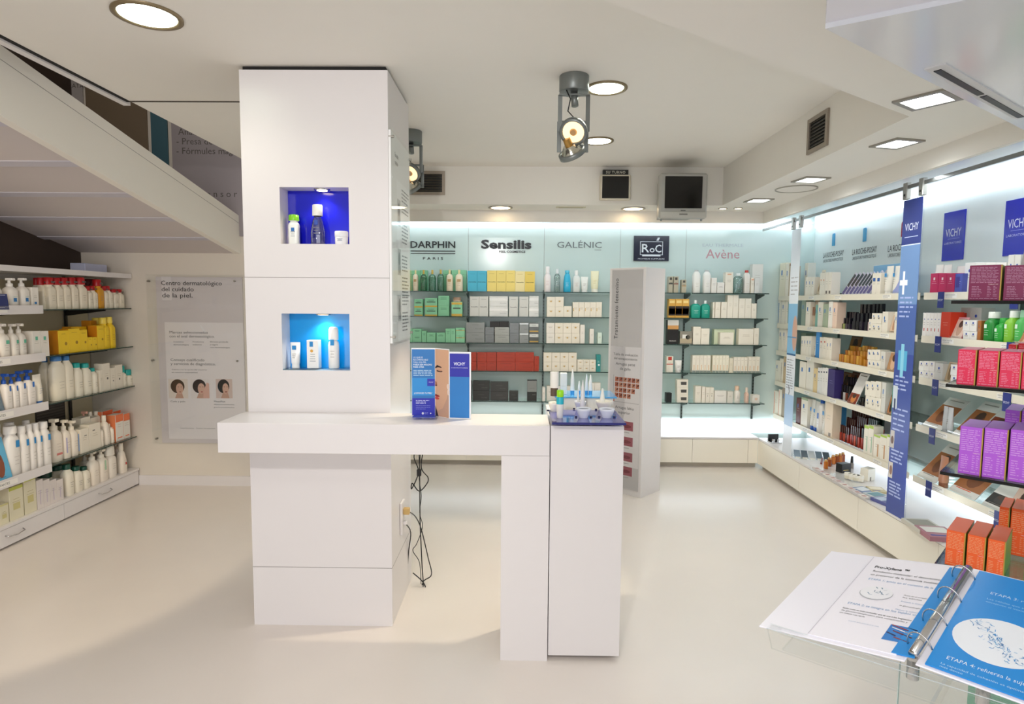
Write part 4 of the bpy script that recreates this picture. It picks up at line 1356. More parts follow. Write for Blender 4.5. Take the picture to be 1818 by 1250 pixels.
crm = P(CREAM, logo=(.5, .55, .16, .14, '#c9a24c'))
run('back', ZB[1], BW(1), A5, [
    ('carton', 75, 150, 742, 'small mint carton with gold foot', mintg, dict(tiers=2)),
    ('carton', 168, 277, 732, 'broad mint carton with gold foot', mintg, dict(tiers=2)),
    ('carton', 285, 380, 712, 'plain mint carton in a pair stack', mint, dict(tiers=2)),
    ('carton', 400, 495, 765, 'mint carton with gold bands under a jar', P(mintg, band2=(.8, .95, '#d9b24a'))),
    ('carton', 560, 722, 718, 'silver grey carton with a dark word', whs, dict(n=2)),
    ('carton', 730, 893, 716, 'wide shiny silver carton', shiny, dict(tiers=2)),
    ('carton', 901, 981, 720, 'separate grey carton with a dark word', whs),
    ('carton', 991, 1073, 720, 'separate grey carton with a dark word', whs),
    ('carton', 1077, 1162, 715, 'squarish silver carton beside the upright', shiny, dict(tiers=2)),
    ('carton', 1232, 1380, 722, 'small cream carton with gold mark', crm, dict(n=2, tiers=2)),
    ('carton', 1380, 1450, 803, 'lone low cream carton', crm),
    ('carton', 1458, 1712, 768, 'narrow cream carton with gold edge', P(CREAM, logo=(.15, .5, .1, .2, '#d3a83f')), dict(n=5)),
])
o, h = place('back', ZB[1], BW(1), 'jar', 720+412/4.914, 720+482/4.914, 380+728/4.914, 'brown-capped jar on top of a mint carton', dict(c='#c9a98c', cap='#a98a72'), .05, .01, .122)
gr = dict(c='#8e9290', rough=.25, word=(.7, .35, .4, '#1e1f1e'), ink='#5c605e', pn=1, pz=.75)
grd = P(gr, c='#7b8082')
run('back', ZB[2], BW(2), A5, [
    ('carton', 10, 62, 1000, 'pale mint carton, lowish', mint),
    ('carton', 62, 140, 1003, 'mint carton wrapped in film', mint, dict(tiers=2)),
    ('carton', 142, 183, 1020, 'slim mint carton, medium height', mint),
    ('carton', 186, 262, 1035, 'cube-shaped mint carton', mint),
    ('carton', 269, 345, 1035, 'cube-shaped mint carton', mint),
    ('carton', 348, 435, 1000, 'upright narrow mint carton', mint, dict(n=2)),
    ('carton', 438, 517, 993, 'squarish mint carton in a stack', P(mint, band=(.6, .7, '#c9a85a')), dict(tiers=2)),
    ('carton', 527, 690, 945, 'wide dark silver carton', gr, dict(tiers=2)),
    ('carton', 694, 772, 988, 'blue-grey carton', grd, dict(tiers=2)),
    ('carton', 778, 905, 988, 'reflective grey carton', P(gr, c='#a3a6a0', rough=.15), dict(tiers=2)),
    ('carton', 735, 900, 938, 'charcoal printed pack behind the grey stacks', dict(c='#3a3733', ink='#b5a99a', pn=2), dict(n=2, back=.075)),
    ('carton', 908, 990, 950, 'steel grey carton with dark word', grd, dict(tiers=2)),
    ('carton', 994, 1073, 948, 'grey foil carton with bright edge', P(gr, band=(.82, .97, '#dde2e6')), dict(tiers=2)),
    ('carton', 1079, 1160, 948, 'mirror-like dark carton beside the upright', P(gr, c='#5c5f5b', rough=.1, band=(.6, .9, '#d5d8d4'), band2=(.1, .22, '#c9a34a')), dict(tiers=2)),
    ('carton', 1228, 1300, 950, 'white carton of the tall stack', PEARL, dict(tiers=2)),
    ('carton', 1302, 1520, 950, 'white carton with gold mark', crm, dict(n=3, tiers=2)),
    ('carton', 1522, 1563, 966, 'slender white carton', PEARL),
    ('carton', 1605, 1643, 1003, 'single thin white carton standing apart', PEARL),
    ('carton', 1675, 1712, 1035, 'small pale carton close to the pillar', P(PEARL, c='#dfeee0')),
])
B6 = (720, 580, 4.465)
red = dict(c='#b0381c', rough=.28, ink='#7a2010', word=(.65, .4, .5, '#4a140a'), pn=1, pz=.8)
run('back', ZB[3], BW(3), B6, [
    ('carton', 470, 563, 203, 'red carton half hidden by the counter display', red, dict(tiers=2)),
    ('carton', 567, 720, 203, 'squarish red carton', red, dict(n=2, tiers=2)),
    ('carton', 722, 1018, 203, 'wide glossy red carton', P(red, rough=.15), dict(n=2, tiers=2)),
    ('carton', 1019, 1058, 235, 'narrow upright orange-red carton', red),
    ('carton', 1093, 1357, 206, 'cream carton in a double row', crm, dict(n=4, tiers=2)),
    ('carton', 1361, 1509, 262, 'little cream carton', crm, dict(n=3, tiers=2)),
    ('carton', 1511, 1546, 222, 'dark teal carton beside the pillar', dict(c='#2b8f8c', ink='#d5f0ee', disc=(.6, .4, .25, '#e8f3f2'))),
])
blk = dict(c='#2e2f2c', rough=.3, ink='#6d6e68', word=(.7, .3, .35, '#8d8e86'), pn=1)
run('back', ZB[4], BW(4), B6, [
    ('carton', 440, 525, 430, 'black carton half hidden by the counter display', blk, dict(tiers=2)),
    ('carton', 532, 666, 430, 'wide black carton', blk, dict(tiers=2)),
    ('carton', 671, 814, 438, 'broad charcoal carton', P(blk, c='#3a3a37'), dict(tiers=2)),
    ('carton', 820, 893, 510, 'low black carton', blk),
    ('carton', 963, 1040, 425, 'tall pack, grey above and black below', P(blk, band=(.45, .98, '#8d918e'))),
    ('carton', 1083, 1108, 480, 'thin white carton by the upright', PEARL),
    ('carton', 1118, 1330, 470, 'white carton seen behind the counter trays', PEARL, dict(n=3, back=.04)),
    ('carton', 1448, 1545, 445, 'small white carton close to the pillar', PEARL, dict(n=2)),
])
C7 = (1060, 380, 5.209)
roc = dict(c='#b9b098', ink='#4a4538', band=(.52, .62, '#4a4640'), logo=(.5, .86, .5, .16, '#4a4640'), rough=.3)
wb = dict(c='#f1eee6', cap='#c6c8c4', ink='#c2bba8', caph=.06, neck=.42)
run('back', ZB[0], BP(0), C7, [
    ('carton', 660, 700, 577, 'taupe carton with a dark band', roc),
    ('carton', 708, 752, 577, 'taupe carton with a red-brown band', P(roc, band=(.52, .58, '#8a3a34'))),
    ('carton', 781, 825, 607, 'lower taupe carton', P(roc, band=(.5, .55, '#b5813a'))),
    ('bottle', 888, 960, 516, 'big white bottle with grey cap', wb),
    ('bottle', 985, 1056, 516, 'big white bottle with grey cap', wb),
    ('carton', 1056, 1106, 590, 'white carton, medium tall', PEARL),
    ('carton', 1110, 1178, 632, 'lowest white carton', PEARL),
    ('carton', 1183, 1256, 538, 'tallest cream carton', P(CREAM, logo=(.5, .9, .5, .06, '#e3b591'))),
    ('bottle', 1268, 1355, 548, 'see-through squat bottle', dict(c='#dce8e4', cap='#e6ece8', clear=1, caph=.14)),
    ('bottle', 1360, 1420, 520, 'white bottle with a red cap', dict(c='#efe9df', cap='#c7433a', ink='#c2bba8', caph=.1, neck=.45)),
    ('carton', 1421, 1452, 588, 'salmon-edged cream carton', P(CREAM, logo=(.5, .88, .7, .1, '#e6a988'))),
    ('carton', 1456, 1500, 590, 'grey-white carton', P(PEARL, c='#e3e2dc')),
    ('carton', 1430, 1530, 462, 'large white carton standing at the rear', P(PEARL, c='#e9e7df'), dict(back=.09)),
])
gold = dict(c='#d9a648', ink='#3a2a12', band=(.12, .62, '#2a1c10'), band2=(.2, .5, '#b0703a'), logo=(.5, .85, .75, .14, '#f2d488'), print=0)
run('back', ZB[1], BP(1), C7, [
    ('carton', 660, 850, 785, 'gold and black printed pack', gold, dict(n=3)),
    ('bottle', 868, 964, 795, 'green translucent bottle with white cap', dict(c='#1f9c86', cap='#f2f4f2', caph=.2, capw=1.0, neck=.3, ink='#d5f0ea', pw=4)),
    ('bottle', 966, 1048, 800, 'green translucent bottle with white cap', dict(c='#1f9c86', cap='#f2f4f2', caph=.18, capw=1.0, neck=.3, ink='#d5f0ea', pw=4)),
    ('carton', 1068, 1086, 815, 'thin cream carton edge-on', CREAM),
    ('carton', 1090, 1140, 812, 'cream carton', CREAM),
    ('carton', 1146, 1200, 812, 'cream carton', CREAM),
    ('carton', 1202, 1305, 750, 'tall cream carton', CREAM, dict(n=2)),
    ('carton', 1308, 1424, 780, 'medium cream carton', CREAM, dict(n=2)),
    ('carton', 1426, 1474, 826, 'short cream carton at the shelf end', CREAM),
])
run('back', ZB[2], BP(2), C7, [
    ('carton', 648, 752, 980, 'black, white and tan pack', dict(c='#17120f', band=(.62, .78, '#d29a58'), band2=(.78, 1.0, '#dcd8cf'), print=0, word=(.5, .12, .6, '#e8e4da'), txt='ROC')),
    ('carton', 765, 878, 1085, 'silver patterned box', dict(c='#8f8a7c', rough=.2, band=(.1, .45, '#b9a98c'), logo=(.4, .6, .4, .3, '#e9e6dc'), disc=(.65, .55, .18, '#4a463c'), print=0)),
    ('carton', 886, 957, 1042, 'cream box with grey seams', CREAM),
    ('carton', 959, 1038, 1058, 'cream box with grey seams', CREAM),
    ('carton', 1080, 1270, 1066, 'wide pale green box at the rear', P(CREAM, c='#e3ebcb'), dict(back=.08)),
    ('carton', 1136, 1262, 1096, 'plain cream box before the pale green one', CREAM),
    ('carton', 1308, 1445, 1062, 'plump cream box', CREAM),
    ('carton', 1448, 1495, 1055, 'narrow cream box beside the plump one', CREAM),
])
D8 = (1060, 600, 4.312)
nar = P(CREAM, band=(.0, .12, '#8f9a90'), logo=(.5, .3, .25, .3, '#e6c5a0'), pz=.8, pn=1)
run('back', ZB[3], BP(3), D8, [
    ('carton', 530, 582, 140, 'cream carton with a red window', P(CREAM, logo=(.5, .86, .55, .2, '#c8402c'), band=(.48, .54, '#c8402c'))),
    ('tube', 600, 655, 172, 'white cream tube beside the upright', dict(c='#f2efe8', cap='#e3e0d8')),
    ('carton', 728, 868, 134, 'slim cream carton with grey foot', nar, dict(n=5)),
    ('carton', 882, 1008, 134, 'slim ivory carton with grey foot', P(nar, c='#f1ead4'), dict(n=5)),
    ('carton', 1010, 1040, 155, 'plain beige carton lower than its neighbours', P(CREAM, c='#e6dcc4')),
    ('carton', 1043, 1152, 148, 'close-packed cream carton', nar, dict(n=4)),
    ('carton', 1155, 1245, 145, 'end cream carton with grey foot', nar, dict(n=3)),
])
run('back', ZB[4], BP(4), D8, [
    ('carton', 530, 572, 422, 'matt black angular box', dict(c='#101010', print=0)),
    ('carton', 612, 698, 318, 'cream display pack with a dark picture', P(CREAM, logo=(.6, .5, .5, .4, '#4a4742')), dict(tiers=3)),
    ('carton', 750, 796, 368, 'cream carton in a slanting row', CREAM),
    ('carton', 800, 828, 374, 'cream carton in a slanting row', CREAM),
    ('carton', 830, 893, 380, 'cream carton with a dark spot', P(CREAM, disc=(.5, .45, .1, '#55504a')), dict(n=2)),
    ('carton', 898, 990, 405, 'wide whitish box', PEARL),
    ('carton', 996, 1040, 410, 'low greyish carton', P(PEARL, c='#e4dfd2')),
    ('bottle', 1056, 1100, 372, 'small peach-capped bottle', dict(c='#f1eadf', cap='#ecc9ad', caph=.25, neck=.6)),
    ('bottle', 1140, 1165, 385, 'tiny peach bottle standing alone', dict(c='#efc9b5', cap='#f0dccb', caph=.3, neck=.6)),
    ('carton', 1190, 1245, 436, 'low white box at the shelf end', P(PEARL, disc=(.5, .5, .2, '#e6c9b0'))),
])

# ---- shelves under the stair
UL = lambda k: f'{LEV[k]} glass stair shelf'
UN = lambda k: f'{LEV[k]} lipped stair shelf'
E_ = (0, 380, 6.733)
rcb = dict(c='#efe6d2', cap='#b3161c', ink='#a59a85', caph=.23, neck=.85, capw=1.05, pw=6, logo=(.5, .86, .55, .05, '#5a5550'))
run('left', ZL[0], UL(0), E_, [
    ('bottle', 478, 540, 765, 'white bottle with a red cap', rcb, dict(back=.08)),
    ('bottle', 520, 585, 762, 'white bottle with a red cap', rcb, dict(back=.03)),
    ('bottle', 595, 690, 762, 'white bottle with a red cap', rcb),
    ('bottle', 692, 776, 762, 'white bottle with a red cap', rcb),
    ('bottle', 778, 862, 762, 'white bottle with a red cap', rcb),
    ('bottle', 872, 955, 762, 'white bottle with a red cap', rcb),
    ('bottle', 968, 1058, 760, 'white bottle with a red cap', rcb),
    ('bottle', 1055, 1160, 778, 'darker red-capped bottle at the rear', P(rcb, cap='#5c0a0c'), dict(back=.10)),
    ('bottle', 1070, 1180, 862, 'shorter red-capped white bottle', P(rcb, caph=.2), dict(n=2)),
    ('bottle', 1184, 1256, 785, 'mustard yellow bottle with a red cap', P(rcb, c='#d9981c')),
    ('bottle', 1262, 1360, 862, 'short white bottle, bright red cap', P(rcb, caph=.2), dict(n=2)),
    ('bottle', 1372, 1496, 900, 'smallest red-capped white bottle', P(rcb, caph=.18), dict(n=2)),
])
pb = dict(c='#ece7de', cap='#f1eee8', ink='#9fc7b8', logo=(.45, .32, .3, .12, '#2a78b8'), pw=3)
run('leftn', ZL[0], UN(0), E_, [
    ('pump_bottle', -40, 55, 770, 'white pump bottle cut by the picture edge', P(pb, logo=(.5, .4, .3, .1, '#3fae8a'))),
    ('pump_bottle', 125, 250, 765, 'white pump bottle with blue square', pb),
    ('pump_bottle', 275, 382, 765, 'white pump bottle with blue square', pb),
    ('carton', 386, 466, 875, 'slim white carton with blue mark', P(PEARL, logo=(.5, .3, .35, .1, '#2a78b8'))),
    ('leaflet', -60, 112, 950, 'navy blue card', dict(c='#1f2f6e', ink='#cfd6f2', lean=.1), dict(back=-.03, d=.03)),
])
F_ = (0, 560, 6.733)
yb = dict(c='#f6cf22', ink='#a87f10', disc=(.7, .42, .12, '#a87f10'), side='#d98a18', pz=.85, pn=1)
ybb = dict(c='#f6cf22', cap='#f8dc5a', ink='#a87f10', caph=.2, neck=.75, capw=1.0, pw=5)
run('left', ZL[1], UL(1), F_, [
    ('carton', 700, 828, 178, 'yellow sun-care carton, first height', yb),
    ('carton', 828, 958, 158, 'yellow sun-care carton, first height', yb),
    ('carton', 862, 1045, 133, 'taller yellow carton behind the front row', P(yb, c='#eebd1a'), dict(n=2, back=.09)),
    ('carton', 958, 1050, 170, 'slim yellow sun-care carton', yb),
    ('carton', 1051, 1165, 258, 'low yellow carton', yb, dict(n=2)),
    ('carton', 1090, 1165, 60, 'orange-yellow pack at the rear', P(yb, c='#e0930f'), dict(back=.1)),
    ('carton', 1167, 1252, 118, 'broad yellow sun-care pack', yb),
    ('bottle', 1254, 1325, 24, 'tall yellow bottle', ybb),
    ('bottle', 1327, 1395, 20, 'tall yellow bottle', ybb),
    ('bottle', 1170, 1250, 26, 'tall yellow bottle kept behind', ybb, dict(back=.1)),
])
gm = dict(c='#ebe5db', cap='#e6e0d6', ink='#b5ad9f', logo=(.6, .5, .3, .1, '#62b79a'))
run('leftn', ZL[1], UN(1), F_, [
    ('leaflet', -60, 12, 120, 'peach photo card cut by the picture edge', dict(c='#e2b79d', pic=(.2, .8, '#e8c9b8', '#d39a80')), dict(back=-.02, d=.03)),
    ('pump_bottle', 20, 150, 98, 'white bottle with green mark', gm),
    ('pump_bottle', 165, 250, 98, 'white bottle with green mark', gm),
    ('pump_bottle', 252, 342, 98, 'white bottle with green mark', gm),
    ('carton', 395, 590, 185, 'white carton with green mark', P(PEARL, logo=(.5, .72, .3, .14, '#62b79a')), dict(n=2)),
])
bwb = dict(c='#f2ead6', cap='#3f7cb8', ink='#b9b09c', caph=.11, neck=.5, capw=1.1, pw=3)
tb = dict(c='#f3ecd9', cap='#1fa7a0', ink='#8f8a80', caph=.14, neck=.6, capw=1.1, pw=2.6)
run('left', ZL[2], UL(2), F_, [
    ('bottle', 570, 655, 500, 'large cream bottle with blue cap', bwb, dict(back=.07)),
    ('bottle', 668, 822, 488, 'large cream bottle with blue cap', bwb),
    ('bottle', 800, 912, 478, 'large cream bottle with blue cap', bwb),
    ('bottle', 925, 1020, 565, 'white bottle with teal cap', tb),
    ('bottle', 1025, 1125, 568, 'white bottle with teal cap', tb),
    ('bottle', 1125, 1192, 628, 'white bottle with teal cap', tb),
    ('carton', 1196, 1236, 650, 'short cream carton', CREAM),
    ('carton', 1238, 1322, 570, 'tallest cream carton in the row', P(CREAM, disc=(.6, .45, .12, '#6d6860'))),
    ('carton', 1326, 1385, 622, 'cream carton with small dots', P(CREAM, disc=(.5, .4, .1, '#6d6860'))),
    ('carton', 1387, 1470, 590, 'cream carton with small dots', P(CREAM, disc=(.5, .4, .1, '#6d6860'))),
    ('bottle', 1474, 1530, 600, 'small bottle with big teal cap', P(tb, caph=.32, neck=.8)),
    ('bottle', 1536, 1602, 645, 'small bottle with big teal cap', P(tb, caph=.34, neck=.8)),
])
bp = dict(c='#efe9e2', cap='#1f56b5', ink='#c5bfb5', logo=(.6, .62, .22, .14, '#2f6fc0'), pw=5)
run('leftn', ZL[2], UN(2), F_, [
    ('leaflet', -70, 70, 740, 'photo card of a dark-haired figure', dict(c='#3c5a78', pic=(.1, .9, '#6d7f8c', '#c58d70')), dict(back=-.02, d=.03)),
    ('pump_bottle', 78, 170, 695, 'white pump bottle with a blue pump', bp),
    ('pump_bottle', 172, 248, 695, 'white pump bottle with a blue pump', bp),
    ('pump_bottle', 250, 345, 660, 'white pump bottle with a blue pump', bp),
    ('pump_bottle', 347, 450, 648, 'white pump bottle with a blue pump', bp),
    ('tube', 458, 560, 705, 'white tube standing on a blue cap', dict(c='#f3ecdd', cap='#2f6fb5', ink='#8aa3c0')),
])
G_ = (0, 720, 4.807)
lrp = dict(c='#f0ece6', cap='#f0ece6', ink='#b0aaa0', logo=(.62, .66, .3, .13, '#2c8fd0'), caph=.14, neck=.7, capw=1.1, pw=2.6)
cp = dict(c='#f3e9da', cap='#f3ead8', ink='#c9b9b0', pw=3)
run('leftn', ZL[3], UN(3), G_, [
    ('leaflet', -60, 116, 285, 'photo card of a seated bather', dict(c='#63b4da', pic=(.05, .8, '#63b4da', '#8a4c34')), dict(back=-.02, d=.03)),
    ('bottle', 100, 200, 172, 'tall white bottle with a blue square', lrp),
    ('bottle', 203, 276, 168, 'tall white bottle with a blue square', lrp),
    ('bottle', 278, 330, 155, 'tall white bottle with a blue square', lrp),
    ('bottle', 332, 386, 142, 'tall white bottle with a blue square', lrp),
    ('bottle', 388, 458, 132, 'tall white bottle with a blue square', lrp),
    ('bottle', 0, 70, 150, 'cream bottle behind the bather card', P(lrp, logo=(.5, .1, .1, .02, '#e6e0d4')), dict(back=.08)),
    ('bottle', 100, 180, 138, 'rear-row white bottle', P(lrp, logo=(.5, .1, .1, .02, '#e6e0d4')), dict(back=.09)),
    ('bottle', 255, 310, 118, 'rear-row white bottle', P(lrp, logo=(.5, .1, .1, .02, '#e6e0d4')), dict(back=.09)),
])
orn = P(PEARL, band=(.72, 1.0, '#ee7a4a'), logo=(.5, .12, .6, .04, '#ee7a4a'), side='#ee8a5a')
run('left', ZL[3], UL(3), G_, [
    ('pump_bottle', 462, 556, 110, 'cream pump bottle with red print', P(cp, logo=(.5, .18, .5, .05, '#d9807a'))),
    ('pump_bottle', 562, 620, 120, 'cream pump bottle with lilac print', P(cp, logo=(.2, .35, .15, .4, '#b7b4e0'))),
    ('pump_bottle', 622, 686, 124, 'cream pump bottle with blue stripe', P(cp, logo=(.8, .35, .12, .5, '#7fa8e0'))),
    ('carton', 690, 762, 193, 'square cream carton', P(CREAM, logo=(.6, .7, .3, .04, '#8a8478'))),
    ('carton', 765, 862, 150, 'wide cream carton', P(CREAM, logo=(.4, .75, .2, .05, '#8a8478'))),
    ('carton', 700, 862, 96, 'cream carton stored behind', CREAM, dict(n=2, back=.09)),
    ('bottle', 864, 895, 170, 'narrow cream bottle', P(cp, caph=.15)),
    ('pump_bottle', 735, 785, 45, 'pink-topped pump bottle at the rear', P(cp, cap='#f0b5a0'), dict(back=.13)),
    ('bottle', 790, 885, 48, 'rear white bottle above the cartons', P(cp, caph=.12), dict(n=2, back=.13)),
    ('bottle', 905, 955, 80, 'slim cream bottle with pointed top', P(cp, caph=.2, taper=.8)),
    ('bottle', 956, 984, 155, 'small cream bottle with orange letter', P(cp, caph=.15, logo=(.3, .8, .3, .1, '#e8895a'))),
    ('carton', 990, 1056, 72, 'white carton with orange flap', orn),
    ('carton', 1058, 1112, 66, 'white carton with orange flap', orn),
    ('carton', 880, 1060, 40, 'orange-topped carton at the rear', P(orn, band=(.6, 1.0, '#e8622e')), dict(n=2, back=.12)),
])
DRW = 'stair drawer unit'
grw = dict(c='#e6dfc2', band=(.9, 1.0, '#c9cf5a'), logo=(.5, .4, .5, .2, '#d3c98a'), ink='#b5a86a')
dg = dict(c='#efe8d6', cap='#0f4a3a', ink='#7a7468', caph=.16, neck=.6, capw=1.1, pw=3)
run('left', .15, DRW, G_, [
    ('carton', 0, 78, 838, 'low beige carton at the picture edge', P(grw, band=(.92, 1.0, '#d8d090')), dict(d=.1)),
    ('carton', 86, 206, 682, 'yellow-green topped carton', grw, dict(d=.1)),
    ('carton', 214, 316, 605, 'yellow-green topped carton', grw, dict(d=.1)),
    ('carton', 320, 545, 628, 'pale mauve-streaked carton in the broad block', P(PEARL, c='#e6ddd8', logo=(.5, .4, .08, .5, '#c5b5d0')), dict(n=4, d=.1)),
    ('jar', 380, 480, 500, 'white jar with a dark green lid', P(dg, cap='#0c3b2e'), dict(back=.1)),
    ('bottle', 475, 582, 510, 'broad white bottle with dark green cap', dg, dict(back=.105)),
    ('bottle', 584, 648, 498, 'broad white bottle with dark green cap', dg),
    ('bottle', 655, 725, 515, 'short white bottle with dark green cap', dg),
    ('bottle', 727, 786, 520, 'short white bottle with dark green cap', dg),
    ('pump_bottle', 792, 864, 385, 'cream pump bottle on the worktop', cp),
    ('pump_bottle', 866, 940, 368, 'cream pump bottle on the worktop', P(cp, logo=(.5, .5, .2, .3, '#b5d5b5'))),
    ('pump_bottle', 740, 790, 400, 'cream pump bottle set further back', cp, dict(back=.11)),
    ('spray', 942, 1010, 335, 'white bottle with a rounded top', dict(c='#f0e8dc', cap='#f3ecdf')),
    ('bottle', 1012, 1040, 320, 'tall thin beige bottle at the rear', P(cp, caph=.1), dict(back=.06)),
    ('bottle', 1044, 1098, 318, 'tall pointed white bottle with red dot', P(cp, caph=.25, taper=.75, logo=(.6, .3, .2, .08, '#c83a34'))),
])
# ---- right wall, between the hanging panels
RA = lambda k: f'{LEV[k]} shelf between the banners'
RC = lambda k: f'{LEV[k]} shelf left of the white banner'
RB = lambda k: f'{LEV[k]} shelf past the blue banner'
H_ = (1360, 280, 4.807)
I_ = (1360, 520, 5.682)
J_ = (1340, 700, 4.807)
K_ = (1560, 280, 4.465)
L_2 = (1590, 540, 5.21)
lr = P(PEARL, c='#efe8d8', logo=(.4, .72, .2, .14, '#3f78b8'), ink='#a79f90')
lr2 = P(CREAM, logo=(.5, .25, .2, .1, '#7f8f9f'))
lrt = dict(c='#f1ece0', cap='#eae6dc', ink='#a79f90', logo=(.45, .7, .35, .12, '#2f8fd0'))
run('right', ZR[0], RC(0), H_, [
    ('carton', 110, 160, 900, 'tall cream carton with blue mark', P(lr, c='#efe6cf')),
    ('carton', 162, 190, 905, 'cream carton with a brown edge', P(lr, side='#8d6a4a')),
    ('carton', 192, 222, 925, 'brownish narrow carton', P(lr, c='#c5b191')),
])
run('right', ZR[0], RA(0), H_, [
    ('carton', 322, 350, 900, 'tall pale carton at the rear', P(lr, c='#e6e6da'), dict(back=.12)),
    ('carton', 332, 410, 1018, 'low cream carton', lr, dict(n=3)),
    ('leaflet', 412, 440, 960, 'small brown-and-cream card', dict(c='#d8ccb2', pic=(.1, .8, '#c9b79a', '#8a7256'))),
    ('carton', 456, 500, 982, 'cream carton with orange print', P(lr, logo=(.5, .7, .4, .06, '#d89a78')), dict(n=2)),
    ('carton', 502, 556, 978, 'cream carton with dark foot', P(lr, logo=(.5, .2, .5, .12, '#6d655c')), dict(n=2)),
    ('compact_rack', 572, 664, 955, 'rack of opened lilac compacts with black mirrors', dict(c='#c9c3d0', n=3), dict(d=.11)),
    ('compact_rack', 666, 774, 948, 'rack of opened lilac compacts with black mirrors', dict(c='#c9c3d0', n=4), dict(d=.11)),
    ('compact_rack', 776, 890, 935, 'rack of opened lilac compacts with black mirrors', dict(c='#c9c3d0', n=3), dict(d=.11)),
    ('carton', 902, 975, 985, 'white carton with two blue windows', P(lr, logo=(.5, .72, .6, .14, '#2f5fa8')), dict(n=2)),
    ('carton', 905, 1150, 912, 'sky blue backing card', dict(c='#7fb4dc', ink='#d5e8f5'), dict(back=.16, d=.01)),
    ('tube', 982, 1038, 925, 'cream tube with a slanted blue stripe', lrt),
    ('tube', 1052, 1100, 922, 'cream tube with a slanted blue stripe', lrt),
    ('leaflet', 1062, 1128, 1010, 'lilac leaflet in a blue holder', dict(c='#8f96cc', ink='#e5e8fa', lean=.3), dict(back=-.01, d=.05)),
    ('tube', 1130, 1180, 918, 'cream tube with a slanted blue stripe', lrt),
], .07)
run('right', ZR[1], RC(1), I_, [
    ('carton', 118, 150, 75, 'blue-edged pale carton', P(lr, side='#5f93c0', logo=(.2, .5, .2, .8, '#5f93c0'))),
    ('carton', 152, 190, 65, 'cream carton with dark edge', P(lr, side='#6b5b48')),
    ('carton', 192, 240, 60, 'cream and teal carton', P(lr, logo=(.7, .5, .3, .8, '#6f9a98'))),
])
run('right', ZR[1], RA(1), I_, [
    ('carton', 352, 392, 62, 'grey-green carton', P(lr, c='#8fa193')),
    ('carton', 396, 442, 88, 'cream carton with blue mark', lr),
    ('tube', 445, 492, 72, 'beige tube with brown photo', dict(c='#d3bba0', cap='#c9b59a', logo=(.5, .6, .5, .3, '#9a6a50'))),
    ('carton', 494, 516, 120, 'thin teal-green carton', P(lr, c='#7fae9f')),
    ('carton', 518, 566, 92, 'cream carton with two blue marks', lr),
    ('carton', 570, 618, 110, 'grey-green box with faded print', P(lr, c='#a9b79c')),
    ('carton', 624, 665, 85, 'white box with blue mark', P(lr, c='#f3efe6')),
    ('carton', 667, 712, 95, 'peach-tinted glossy pack', P(lr, c='#edd2bd')),
    ('tester_rack', 690, 800, 175, 'clear tray of dark eye pencils', dict(n=4, cols=('#2a2433', '#8f9a5c', '#3a3140'), capc='#15131c'), dict(d=.14)),
    ('tester_rack', 802, 918, 90, 'clear tray of black glossy palettes', dict(n=3, cols=('#1a1722', '#0f0d14', '#2a2433'), capc='#15131c'), dict(d=.16)),
    ('tester_rack', 920, 1030, 85, 'clear tray of black glossy palettes', dict(n=3, cols=('#1a1722', '#b9a0a8', '#0f0d14'), capc='#15131c'), dict(d=.16)),
    ('carton', 1034, 1066, 262, 'short white carton with a spot', P(lr, disc=(.5, .3, .18, '#1c1c1c'))),
    ('carton', 1068, 1165, 204, 'little white carton with dark dots', P(lr, disc=(.5, .5, .12, '#5a5650')), dict(n=2, tiers=2)),
    ('carton', 1168, 1224, 188, 'white carton with a single dot', P(lr, disc=(.5, .6, .12, '#2f6fb5'))),
    ('leaflet', 1226, 1290, 200, 'leaflet with a skin-toned photo', dict(c='#ead9c6', pic=(.1, .9, '#e0c2a4', '#b98a68')), dict(d=.06)),
    ('carton', 1292, 1365, 190, 'white carton beside the blue panel', lr, dict(n=2)),
], .07)
run('right', ZR[2], RC(2), I_, [
    ('carton', 125, 160, 345, 'cream carton of a tight set', lr),
    ('carton', 161, 196, 345, 'cream carton of a tight set', lr),
    ('leaflet', 198, 236, 335, 'small pinkish card', dict(c='#e6cfc2', pic=(.1, .9, '#e6cfc2', '#b98a68'))),
])
brz = ('#c98a2e', '#b8742a', '#d9a23c')
